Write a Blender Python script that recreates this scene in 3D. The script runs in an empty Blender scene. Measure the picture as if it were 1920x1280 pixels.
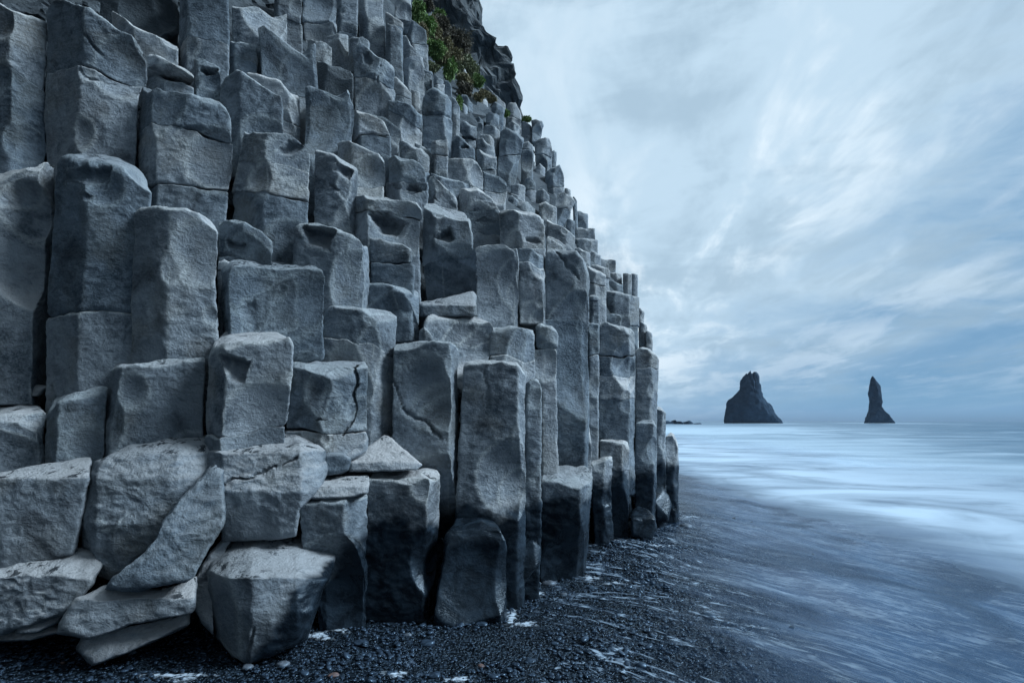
import bpy, math, random
import numpy as np

# ------------------------------------------------------------------ camera, world, light
S = bpy.context.scene
F = 1000.0; CU = 960.0; HV = 788.0; CH = 1.6      # focal length in photo pixels, centre column, horizon row, eye height
cam_d = bpy.data.cameras.new('camera'); cam = bpy.data.objects.new('camera', cam_d)
S.collection.objects.link(cam); S.camera = cam
cam.location = (0, 0, CH); cam.rotation_euler = (math.radians(90), 0, 0)
cam_d.sensor_width = 36.0; cam_d.lens = 36.0*F/1920.0
cam_d.shift_y = (HV-640.0)/1920.0
cam_d.clip_start = 0.05; cam_d.clip_end = 30000
S.view_settings.view_transform = 'Standard'; S.view_settings.look = 'None'
S.view_settings.gamma = 1.0; S.view_settings.exposure = 0.2
try: S.view_settings.use_curve_mapping = False
except Exception: pass
S.render.resolution_x = 1024; S.render.resolution_y = 682

SUN_EL, SUN_AZ = math.radians(38), math.radians(78)     # azimuth from +Y towards +X
W = bpy.data.worlds.new('World'); S.world = W; W.use_nodes = True

class NT:
    """tiny helper for wiring node trees"""
    def __init__(s, tree): s.t = tree; tree.nodes.clear()
    def n(s, typ, **kw):
        nd = s.t.nodes.new(typ)
        ins = kw.pop('ins', {})
        for k, v in kw.items(): setattr(nd, k, v)
        for k, v in ins.items():
            sock = nd.inputs[k]
            if hasattr(v, 'bl_idname') and hasattr(v, 'outputs'): v = v.outputs[0]
            if isinstance(v, bpy.types.NodeSocket): s.t.links.new(v, sock)
            else: sock.default_value = v
        return nd
    def m(s, op, a, b=None, c=None, clamp=False):
        nd = s.t.nodes.new('ShaderNodeMath'); nd.operation = op; nd.use_clamp = clamp
        for i, v in enumerate((a, b, c)):
            if v is None: continue
            if isinstance(v, bpy.types.NodeSocket): s.t.links.new(v, nd.inputs[i])
            else: nd.inputs[i].default_value = v
        return nd.outputs[0]
    def rng(s, v, a, b, c=0.0, d=1.0, smooth=True):
        nd = s.t.nodes.new('ShaderNodeMapRange'); nd.interpolation_type = 'SMOOTHSTEP' if smooth else 'LINEAR'
        s.t.links.new(v, nd.inputs[0])
        for i, x in enumerate((a, b, c, d)): nd.inputs[i+1].default_value = x
        return nd.outputs[0]
    def mix(s, f, a, b, blend='MIX'):
        nd = s.t.nodes.new('ShaderNodeMix'); nd.data_type = 'RGBA'; nd.blend_type = blend
        for k, v in ((0, f), (6, a), (7, b)):
            if isinstance(v, bpy.types.NodeSocket): s.t.links.new(v, nd.inputs[k])
            elif k == 0: nd.inputs[0].default_value = v
            else: nd.inputs[k].default_value = (v[0], v[1], v[2], 1)
        return nd.outputs[2]
    def noise(s, vec, scale, detail=4, rough=.55, dist=0.0, out=0):
        nd = s.t.nodes.new('ShaderNodeTexNoise')
        s.t.links.new(vec, nd.inputs['Vector']); nd.inputs['Scale'].default_value = scale
        nd.inputs['Detail'].default_value = detail; nd.inputs['Roughness'].default_value = rough
        nd.inputs['Distortion'].default_value = dist
        return nd.outputs[out]

def build_world():
    N = NT(W.node_tree)
    sky = N.n('ShaderNodeTexSky', sky_type='NISHITA', sun_disc=False)
    sky.sun_elevation = SUN_EL; sky.sun_rotation = SUN_AZ
    tc = N.n('ShaderNodeTexCoord').outputs['Generated']
    sep = N.n('ShaderNodeSeparateXYZ', ins={0: tc})
    dx, dy, dz = sep.outputs
    den = N.m('ADD', N.m('MAXIMUM', dz, 0.0), 0.09)
    px = N.m('DIVIDE', dx, den); py = N.m('DIVIDE', dy, den)
    # the cloud deck, laid out on a plane overhead so its rows run off to the horizon
    a = math.radians(-12)
    qx = N.m('ADD', N.m('MULTIPLY', px, math.cos(a)), N.m('MULTIPLY', py, math.sin(a)))
    qy = N.m('SUBTRACT', N.m('MULTIPLY', py, math.cos(a)), N.m('MULTIPLY', px, math.sin(a)))
    v1 = N.n('ShaderNodeCombineXYZ', ins={0: N.m('MULTIPLY', qx, 1.0), 1: N.m('MULTIPLY', qy, 0.42), 2: 22.1}).outputs[0]
    n1 = N.noise(v1, 1.15, 7, .52, .35)
    n2 = N.noise(v1, 3.4, 8, .6, .35)
    v2 = N.n('ShaderNodeCombineXYZ', ins={0: N.m('MULTIPLY', dx, 1.6), 1: N.m('MULTIPLY', dy, 1.6), 2: N.m('MULTIPLY', dz, 5.0)}).outputs[0]
    n3 = N.noise(v2, 2.4, 8, .6, .5)
    # thick blue bank to the right and towards the horizon
    bank = N.m('SUBTRACT', dx, N.m('MULTIPLY', dz, 0.9))
    bank = N.m('ADD', bank, N.m('MULTIPLY', N.m('SUBTRACT', n3, .5), 0.9))
    bk = N.rng(bank, 0.05, 0.72)
    base = N.mix(bk, (.51, .655, .79), (.155, .31, .50))
    # brighter breaks
    br = N.rng(N.m('ADD', N.m('MULTIPLY', n1, .5), N.m('MULTIPLY', n2, .5)), .48, .62)
    ridge = N.m('ABSOLUTE', N.m('SUBTRACT', N.m('SUBTRACT', dx, N.m('MULTIPLY', dz, .95)), -0.02))
    rg = N.rng(ridge, 0.0, 0.34, 1.0, 0.25)
    c = N.mix(N.m('MULTIPLY', N.m('MULTIPLY', br, rg), 1.0), base, (.86, .93, 1.0))
    dk = N.rng(N.m('ADD', N.m('MULTIPLY', n2, .5), N.m('MULTIPLY', n3, .5)), .55, .38)
    c = N.mix(N.m('MULTIPLY', dk, .52), c, (.27, .385, .50))
    # the far deck at the horizon, a flat blue-grey veil
    hz = N.rng(dz, 0.10, 0.0)
    c = N.mix(N.m('MULTIPLY', hz, N.rng(dx, .25, .68, .45, .9)), c, (.15, .33, .52))
    # sky dimmed behind and to the left to cut the ambient fill
    th = N.rng(N.m('ADD', N.m('MULTIPLY', dx, .8), N.m('MULTIPLY', dy, 1.0)), -.75, .6, .27, 1.0)
    c = N.mix(1.0, c, N.n('ShaderNodeCombineColor', ins={0: N.m('MULTIPLY', th, .97), 1: th, 2: th}).outputs[0], 'MULTIPLY')
    clouds = N.mix(N.rng(dz, -.02, 0.02), (.06, .11, .18), c)
    skyc = N.n('ShaderNodeVectorMath', operation='SCALE', ins={0: sky.outputs[0]}); skyc.inputs['Scale'].default_value = 0.10
    fin = N.mix(0.985, skyc.outputs[0], clouds)
    bg = N.n('ShaderNodeBackground', ins={0: fin, 1: 1.0})
    out = N.n('ShaderNodeOutputWorld', ins={0: bg})
build_world()

sl = bpy.data.lights.new('sun', 'SUN'); sl.energy = 4.0; sl.angle = math.radians(20); sl.color = (.72, .87, 1.0)
so = bpy.data.objects.new('sun', sl); S.collection.objects.link(so)
from mathutils import Vector
sd = Vector((math.sin(SUN_AZ)*math.cos(SUN_EL), math.cos(SUN_AZ)*math.cos(SUN_EL)-.27, math.sin(SUN_EL)))
so.rotation_euler = sd.to_track_quat('Z', 'Y').to_euler()

# ------------------------------------------------------------------ numeric helpers
rs = np.random.RandomState(7)
_perm = rs.permutation(256); _perm = np.concatenate([_perm, _perm, _perm])
_val = rs.rand(256)*2-1
def noise3(p):
    """value noise, p (n,3) -> (n,) in -1..1"""
    i = np.floor(p).astype(np.int64); f = p-i
    f = f*f*f*(f*(f*6-15)+10); i &= 255
    def h(a, b, c): return _val[_perm[_perm[_perm[(i[:,0]+a)&255]+((i[:,1]+b)&255)]+((i[:,2]+c)&255)]]
    x, y, z = f[:,0], f[:,1], f[:,2]
    l = lambda a, b, t: a+(b-a)*t
    return l(l(l(h(0,0,0),h(1,0,0),x), l(h(0,1,0),h(1,1,0),x), y), l(l(h(0,0,1),h(1,0,1),x), l(h(0,1,1),h(1,1,1),x), y), z)
def vnoise(p, freq, seed):
    q = p*freq+seed*7.31
    return np.stack([noise3(q), noise3(q+31.7), noise3(q+71.3)], 1)

def X_(u, Y): return (u-CU)/F*Y
def Z_(v, Y): return CH+(HV-v)/F*Y

# how far the cliff's face lies behind each part of the view (thin-plate fit through measured depths)
ctrl = np.array([
 (0,1200,3.7),(250,1220,3.5),(470,1235,3.4),(690,1170,4.05),(880,1150,4.1),(1060,1085,5.4),(1150,1012,6.9),(1270,970,8.7),
 (0,1000,3.8),(250,1000,3.8),(500,950,3.9),(0,850,3.95),(300,800,4.0),(500,800,4.1),(750,950,4.2),(900,950,4.6),
 (0,700,4.4),(150,700,4.4),(300,650,4.35),(480,700,4.1),(700,750,4.5),(900,750,4.7),(1000,800,5.2),(1060,800,6.1),(1150,800,7.2),(1220,850,8),
 (0,400,4.5),(180,400,4.45),(330,450,4.4),(500,600,4.5),(620,500,4.8),(750,580,5.1),(830,500,5.5),(930,550,5.6),(1060,600,6.1),(1150,650,7.5),(1210,700,8.3),
 (0,200,5.1),(180,150,5.1),(350,220,5.0),(500,300,5.2),(500,190,5.7),(600,380,5.4),(620,220,6.2),(760,330,6.0),(850,400,6.5),(980,440,6.4),(1090,500,8),(1160,560,9.5),(1190,540,11),
 (0,-100,6.2),(200,-50,6.3),(350,50,6),(480,40,6.5),(540,100,6.4),(650,50,7.6),(700,150,7),(820,220,7.6),(780,100,9),(870,300,7.6),(950,330,9.5),(1060,380,11),(1100,450,12),
 (900,200,11),(960,220,14),(1010,250,14.5),(870,100,14),(700,-80,10),(900,0,18),(1150,490,12.5),(1210,620,10.5),
 (500,-300,9),(0,-400,8),(900,-300,24)], float)
def _fit():
    P = ctrl[:,:2]/500.0; n = len(P)
    R = np.hypot(P[:,None,0]-P[None,:,0], P[:,None,1]-P[None,:,1])
    A = np.zeros((n+3, n+3)); A[:n,:n] = R-np.eye(n)*0.03; A[:n,n] = 1; A[:n,n+1:] = P; A[n,:n] = 1; A[n+1:,:n] = P.T
    return np.linalg.solve(A, np.concatenate([np.log(ctrl[:,2]), [0,0,0]]))
_w = _fit()
def field(u, v):
    u = np.atleast_1d(np.asarray(u, float)); v = np.atleast_1d(np.asarray(v, float))
    P = ctrl[:,:2]/500.0; n = len(P)
    R = np.hypot(u[:,None]/500-P[None,:,0], v[:,None]/500-P[None,:,1])
    return np.exp(R@_w[:n]+_w[n]+u/500*_w[n+1]+v/500*_w[n+2])

# ------------------------------------------------------------------ object helpers
COL = S.collection
def mesh_obj(name, V, Fq, mat, parent=None, smooth=True, tris=None):
    me = bpy.data.meshes.new(name)
    V = np.asarray(V, np.float32)
    loops = np.asarray(Fq, np.int32).reshape(-1) if len(Fq) else np.zeros(0, np.int32)
    starts = np.arange(0, len(loops), 4, dtype=np.int32); tot = np.full(len(starts), 4, np.int32)
    if tris is not None and len(tris):
        tl = np.asarray(tris, np.int32).reshape(-1)
        starts = np.concatenate([starts, len(loops)+np.arange(0, len(tl), 3, dtype=np.int32)])
        tot = np.concatenate([tot, np.full(len(tl)//3, 3, np.int32)])
        loops = np.concatenate([loops, tl])
    me.vertices.add(len(V)); me.vertices.foreach_set('co', V.ravel())
    me.loops.add(len(loops)); me.loops.foreach_set('vertex_index', loops)
    me.polygons.add(len(starts)); me.polygons.foreach_set('loop_start', starts); me.polygons.foreach_set('loop_total', tot)
    me.polygons.foreach_set('use_smooth', np.full(len(starts), smooth, bool))
    me.update(calc_edges=True); me.validate()
    if mat: me.materials.append(mat)
    o = bpy.data.objects.new(name, me); COL.objects.link(o)
    if parent: o.parent = parent
    return o
def attrs(o, fa):
    for nm, a in zip(('hollow_shade', 'rim'), fa):
        if len(a) == len(o.data.vertices) and a.max() > 0:
            o.data.attributes.new(nm, 'FLOAT', 'POINT').data.foreach_set('value', a.astype(np.float32))
    return o
def tag(o, label=None, cat=None, group=None, kind=None):
    if label: o['label'] = label
    if cat: o['category'] = cat
    if group: o['group'] = group
    if kind: o['kind'] = kind
    return o

# ------------------------------------------------------------------ materials
def mat_new(name):
    m = bpy.data.materials.new(name); m.use_nodes = True
    return m, NT(m.node_tree)

def rock_material(name, light=(.325,.375,.415), dark=(.062,.085,.106), wet=True, warm=.5, coarse=1.0, tops=.8):
    m, N = mat_new(name)
    pos = N.n('ShaderNodeNewGeometry').outputs['Position']
    rnd = N.n('ShaderNodeObjectInfo').outputs['Random']
    off = N.n('ShaderNodeVectorMath', operation='ADD', ins={0: pos})
    cmb = N.n('ShaderNodeCombineXYZ', ins={0: N.m('MULTIPLY', rnd, 37.0), 1: N.m('MULTIPLY', rnd, 11.0), 2: 0.0})
    N.t.links.new(cmb.outputs[0], off.inputs[1]); p = off.outputs[0]
    big = N.noise(p, 1.7*coarse, 5, .6, .4)
    med = N.noise(p, 6.0*coarse, 6, .62, .6)
    fine = N.noise(p, 42*coarse, 5, .7)
    st = N.n('ShaderNodeMapping', ins={0: p}); st.inputs['Scale'].default_value = (4.0, 4.0, 8.5); st.inputs['Rotation'].default_value = (.25, .3, 0)
    stria = N.noise(st.outputs[0], 2.4*coarse, 6, .65, .8)
    t = N.m('ADD', N.m('MULTIPLY', big, .45), N.m('ADD', N.m('MULTIPLY', med, .35), N.m('MULTIPLY', stria, .2)))
    c = N.mix(N.rng(t, .40, .59), dark, light)
    c = N.mix(N.m('MULTIPLY', N.rng(N.noise(p, 2.3, 3, .5), .48, .68), warm), c, (.24, .235, .205))
    c = N.mix(N.m('MULTIPLY', N.rng(fine, .35, .75), .35), c, tuple(min(1, x*1.5) for x in light))
    c = N.mix(N.m('MULTIPLY', N.rng(N.noise(p, .8, 2, .5), .5, .62), .5), c, tuple(x*.68 for x in light), 'MIX')
    # dark mineral stains with soft edges
    stn = N.rng(N.noise(p, 1.5, 5, .6, .9), .54, .70)
    c = N.mix(N.m('MULTIPLY', stn, .72), c, (.028, .033, .04))
    # speckles of black lichen on upward faces
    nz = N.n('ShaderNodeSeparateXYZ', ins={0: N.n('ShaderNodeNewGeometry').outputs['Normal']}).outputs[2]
    li = N.m('MULTIPLY', N.rng(nz, .6, .85), N.rng(N.noise(p, 12, 5, .72, .6), .53, .57))
    li = N.m('MULTIPLY', li, N.rng(N.noise(p, 3.0, 2, .5), .42, .58))
    c = N.mix(N.m('MULTIPLY', li, .9), c, (.012, .014, .017))
    # worn pale tops
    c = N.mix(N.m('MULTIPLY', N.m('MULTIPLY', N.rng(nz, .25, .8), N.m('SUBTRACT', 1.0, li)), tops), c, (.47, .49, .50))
    # broken hollows: shade of down-facing floors put into the colour; rims bruised pale
    fa = N.n('ShaderNodeAttribute', attribute_name='hollow_shade').outputs['Fac']; ra = N.n('ShaderNodeAttribute', attribute_name='rim').outputs['Fac']
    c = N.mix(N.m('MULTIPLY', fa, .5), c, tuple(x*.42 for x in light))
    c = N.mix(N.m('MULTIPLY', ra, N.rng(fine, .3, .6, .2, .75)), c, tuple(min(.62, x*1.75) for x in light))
    # each column a little lighter or darker
    c = N.mix(1.0, c, N.n('ShaderNodeCombineColor', ins={0: N.rng(rnd, 0, 1, .56, 1.22, False), 1: N.rng(rnd, 0, 1, .60, 1.14, False), 2: N.rng(rnd, 0, 1, .64, 1.10, False)}).outputs[0], 'MULTIPLY')
    rough = N.m('ADD', .62, N.m('MULTIPLY', med, .3))
    if wet:
        sp = N.n('ShaderNodeSeparateXYZ', ins={0: pos})
        line = N.m('ADD', N.rng(sp.outputs[0], -1.75, -1.0, .10, .86), N.m('MULTIPLY', N.m('SUBTRACT', N.noise(pos, 2.2, 4, .6), .5), .85))
        w = N.rng(N.m('SUBTRACT', sp.outputs[2], line), .10, -.10)
        c = N.mix(w, c, N.mix(N.rng(med, .4, .7), (.007, .011, .016), (.020, .033, .048)))
        rough = N.m('ADD', N.m('MULTIPLY', rough, N.m('SUBTRACT', 1.0, w)), N.m('MULTIPLY', w, N.rng(med, .3, .7, .16, .42)))
    bst = N.m('SUBTRACT', 1.0, N.m('MULTIPLY', w, .72)) if wet else 1.0
    b1 = N.n('ShaderNodeBump', ins={'Strength': bst, 'Distance': .038/coarse, 'Height': N.m('ADD', N.m('MULTIPLY', stria, .5), N.m('MULTIPLY', med, .9))})
    b2 = N.n('ShaderNodeBump', ins={'Strength': bst, 'Distance': .015/coarse, 'Height': fine, 'Normal': b1.outputs[0]})
    bs = N.n('ShaderNodeBsdfPrincipled', ins={'Base Color': c, 'Roughness': rough, 'Normal': b2.outputs[0]})
    bs.inputs['Specular IOR Level'].default_value = .4; bs.inputs['Specular Tint'].default_value = (.72, .87, 1, 1)
    N.n('ShaderNodeOutputMaterial', ins={0: bs})
    return m
ROCK = rock_material('basalt')
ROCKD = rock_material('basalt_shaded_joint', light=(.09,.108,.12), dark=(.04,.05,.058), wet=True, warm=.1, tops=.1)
ROCKW = rock_material('wet_basalt', light=(.013,.020,.029), dark=(.006,.010,.015), wet=True, warm=.0)
ROCKF = rock_material('rough_tuff', light=(.13,.145,.15), dark=(.045,.055,.06), wet=False, warm=.5, coarse=.7)
def stack_material():
    m, N = mat_new('sea_stack_rock'); pos = N.n('ShaderNodeNewGeometry').outputs['Position']
    t = N.noise(pos, .22, 6, .65, .4)
    b = N.n('ShaderNodeBump', ins={'Strength': .5, 'Distance': .6, 'Height': N.noise(pos, .9, 5, .6)})
    bs = N.n('ShaderNodeBsdfPrincipled', ins={'Base Color': N.mix(N.rng(t, .35, .65), (.012,.028,.05), (.026,.05,.08)), 'Roughness': .95, 'Normal': b.outputs[0]})
    bs.inputs['Specular IOR Level'].default_value = .1
    N.n('ShaderNodeOutputMaterial', ins={0: bs}); return m
STACK = stack_material()

# ------------------------------------------------------------------ rock bodies
FR = [0, 0]
def apply_feats(V, feats, D, res):
    FR[0] = np.zeros(len(V)); FR[1] = np.zeros(len(V))
    for f in feats:
        if f[0] == 'cut':
            u, v, n, off = f[1:5]
            Y = f[5] if len(f) > 5 else D; p0 = np.array([X_(u, Y), Y, Z_(v, Y)]); n = np.array(n, float); n /= np.linalg.norm(n)
            d = (V-p0)@n+off
            if len(f) > 6: d = d-f[6]*((V-p0)**2).sum(1)
            V -= np.maximum(d, 0)[:,None]*n
            if off < .03 or len(f) > 5: FR[1] = np.maximum(FR[1], .7*np.clip(1-np.abs(d)/.02, 0, 1))
        elif f[0] == 'scoop':
            _, u, v, ru, rv, dep = f
            Y = D; cx, cz = X_(u, Y), Z_(v, Y); a, b = ru/F*Y, rv/F*Y
            sc = V[:,1]/Y                                   # follow the sight line so the hollow is where it is seen
            e = ((V[:,0]/sc-cx)/a)**2+(((V[:,2]-CH)/sc-(cz-CH))/b)**2
            lx = (V[:,0]/sc-cx)/a; lz = ((V[:,2]-CH)/sc-(cz-CH))/b
            h = abs(math.sin(u*12.9+v*7.7)); ep = np.zeros(len(V))
            for q in range(4):                              # straight fracture sides rather than a round crater
                an = h*6.28+q*1.57+.45*math.sin(u+q*2.1); ep = np.maximum(ep, (lx*math.cos(an)+lz*math.sin(an))/(.72+.22*math.sin(v*1.3+q*1.9)))
            e = np.maximum(ep**2, e*.55)
            e = e*(1+.30*noise3(V*5.0+u)+.28*noise3(V*13.0+v)+.14*noise3(V*40.0))
            k = e < 1
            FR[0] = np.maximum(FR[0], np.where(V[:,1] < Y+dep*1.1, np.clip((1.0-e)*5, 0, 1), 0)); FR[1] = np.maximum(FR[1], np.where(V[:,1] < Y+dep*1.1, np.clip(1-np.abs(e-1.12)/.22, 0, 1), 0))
            yb = Y+dep*(1-np.clip(e, 0, 1)**2.6)*(.75+.35*lz+.25*noise3(V*4.0+9))+.006*noise3(V*25.0)
            s = np.where(k & (V[:,1] < yb), yb/V[:,1], 1.0)
            V[:,1] = np.where(k, np.maximum(V[:,1], yb), V[:,1])
        elif f[0] == 'groove':
            _, pts, wd, dep = f
            uu = CU+V[:,0]/V[:,1]*F; vv = HV-(V[:,2]-CH)/V[:,1]*F
            uu = uu+6*noise3(V*6.0)+4*noise3(V*17.0); vv = vv+5*noise3(V*7.0+40)+3*noise3(V*21.0); dmin = np.full(len(V), 1e9)
            for (a, b) in zip(pts[:-1], pts[1:]):
                ax, ay = a; bx, by = b; L = (bx-ax)**2+(by-ay)**2
                t = np.clip(((uu-ax)*(bx-ax)+(vv-ay)*(by-ay))/L, 0, 1)
                dmin = np.minimum(dmin, np.hypot(uu-ax-t*(bx-ax), vv-ay-t*(by-ay)))
            w = (wd/2+res/D*F*.4)*(.75+.5*noise3(V*8.0+11))
            V[:,1] += dep*np.clip(1-(dmin/w)**2, 0, 1)*(V[:,1] < D+.5)
    return V

def rough_up(V, seed, amp, far):
    V += vnoise(V, 1.4, seed)*.016*amp
    V += vnoise(V, 4.5, seed+3)*.0055*amp
    if not far or True: V += vnoise(V*np.array([1,1,1.8]), 15, seed+5)*.0042*amp; V += vnoise(V*np.array([1,1,1.6]), 38, seed+9)*.0020*amp
    return V

def resample(poly, nf, step, cr):
    """closed polygon -> dense rounded samples; the first nf corners are the front and get the fine step"""
    n = len(poly); out = []; wt = []
    for i in range(n):
        a, b = poly[i], poly[(i+1) % n]
        L = np.hypot(*(b-a)[:2]); st = step if (i < nf) or i == n-1 else step*3.5
        k = max(1, int(round(L/st)))
        for j in range(k): out.append(a+(b-a)*j/k)
    return np.array(out)

def smooth_ring(P, w):
    if w < 1: return P
    k = np.hanning(2*w+3)[1:-1]; k /= k.sum(); n = len(P); Q = np.zeros_like(P)
    for i, kk in enumerate(k): Q += kk*np.roll(P, i-w, axis=0)
    return Q

_seed = [0]
def prism_block(T, B, nf, zT, zB, ztop, zbot, res, fr, seed, feats, D, amp, capbot, jit, mat, name, parent):
    """one stone: T and B are the outlines at heights zT and zB; ztop/zbot the bounding surfaces"""
    R = resample(np.hstack([T, B]), nf, res, 0)
    R = smooth_ring(R, max(1, int(round(fr/res*.5))))
    PT, PB = R[:,:2], R[:,2:]; n = len(PT)
    cT, cB = PT.mean(0), PB.mean(0)
    def at(z, e):
        t = ((zT-z)/(zT-zB)); t = np.clip(t, -.2, 1.3)[:,None]
        P = PT+(PB-PT)*t; c = cT+(cB-cT)*t
        r = np.linalg.norm(P-c, axis=1)
        return c+(P-c)*(1-np.minimum(e/np.maximum(r, 1e-4), 1))[:,None]
    z1 = ztop(PT); P = at(z1, 0*z1); z1 = ztop(P)
    z0 = zbot(P); z0 = np.minimum(z0, z1-2.2*fr)
    P0 = at(z0, 0*z0)
    z0 = np.minimum(zbot(P0), z1-2.2*fr)
    H = float(np.median(z1-z0)); M = max(3, int(H/res))
    rings = []
    rad = float(np.mean(np.linalg.norm(PT-cT, axis=1))); K = max(3, int(rad/(res*1.5)))
    if capbot:
        for k in range(4, 0, -1):
            e = fr+(rad*1.0)*k/4.5
            q = at(z0, np.full(n, e)); rings.append(np.column_stack([q, zbot(q)]))
        for a in (0, 30, 60):
            a = math.radians(a); e = fr*(1-math.sin(a)); q = at(z0, np.full(n, e)); rings.append(np.column_stack([q, z0+fr*(1-math.cos(a))]))
    else: fr0 = 0
    lo = z0+(fr if capbot else 0); hi = z1-fr
    for k in range(M+1):
        z = lo+(hi-lo)*k/M; q = at(z, 0*z); rings.append(np.column_stack([q, z]))
    for a in (25, 50, 75, 90):
        a = math.radians(a); e = fr*(1-math.cos(a)); q = at(z1, np.full(n, e)); rings.append(np.column_stack([q, ztop(q)-fr*(1-math.sin(a))]))
    for k in range(1, K):
        s = 1-k/K; t = np.clip((zT-z1)/(zT-zB), -.2, 1.3)[:,None]
        Pp = at(z1, np.full(n, fr)); c = Pp.mean(0); q = c+(Pp-c)*s; rings.append(np.column_stack([q, ztop(q)]))
    V = np.vstack(rings); m = len(rings)
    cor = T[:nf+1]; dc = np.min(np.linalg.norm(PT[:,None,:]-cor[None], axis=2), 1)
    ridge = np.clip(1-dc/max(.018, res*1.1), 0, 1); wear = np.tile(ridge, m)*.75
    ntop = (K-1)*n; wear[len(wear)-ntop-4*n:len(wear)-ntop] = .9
    wear = np.concatenate([wear, [0, 0]])
    cen_t = V[-n:].mean(0); cen_b = V[:n].mean(0)
    V = np.vstack([V, cen_t, cen_b])
    V[:,:2] += jit
    V = rough_up(V, seed, amp, res > .026)
    V = apply_feats(V, feats, D, res)
    V += vnoise(V, 9, seed+21)*.0035*amp
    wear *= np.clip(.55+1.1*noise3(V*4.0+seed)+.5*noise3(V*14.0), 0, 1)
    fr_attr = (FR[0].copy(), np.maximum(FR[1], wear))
    i = np.arange(n); j = (i+1) % n
    Q = np.concatenate([np.stack([r*n+i, r*n+j, (r+1)*n+j, (r+1)*n+i], 1) for r in range(m-1)])
    Tt = np.stack([(m-1)*n+i, (m-1)*n+j, np.full(n, m*n)], 1); Tb = np.stack([j, i, np.full(n, m*n+1)], 1)
    return attrs(mesh_obj(name, V, Q, mat, parent, tris=np.concatenate([Tt, Tb])), fr_attr)

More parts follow.
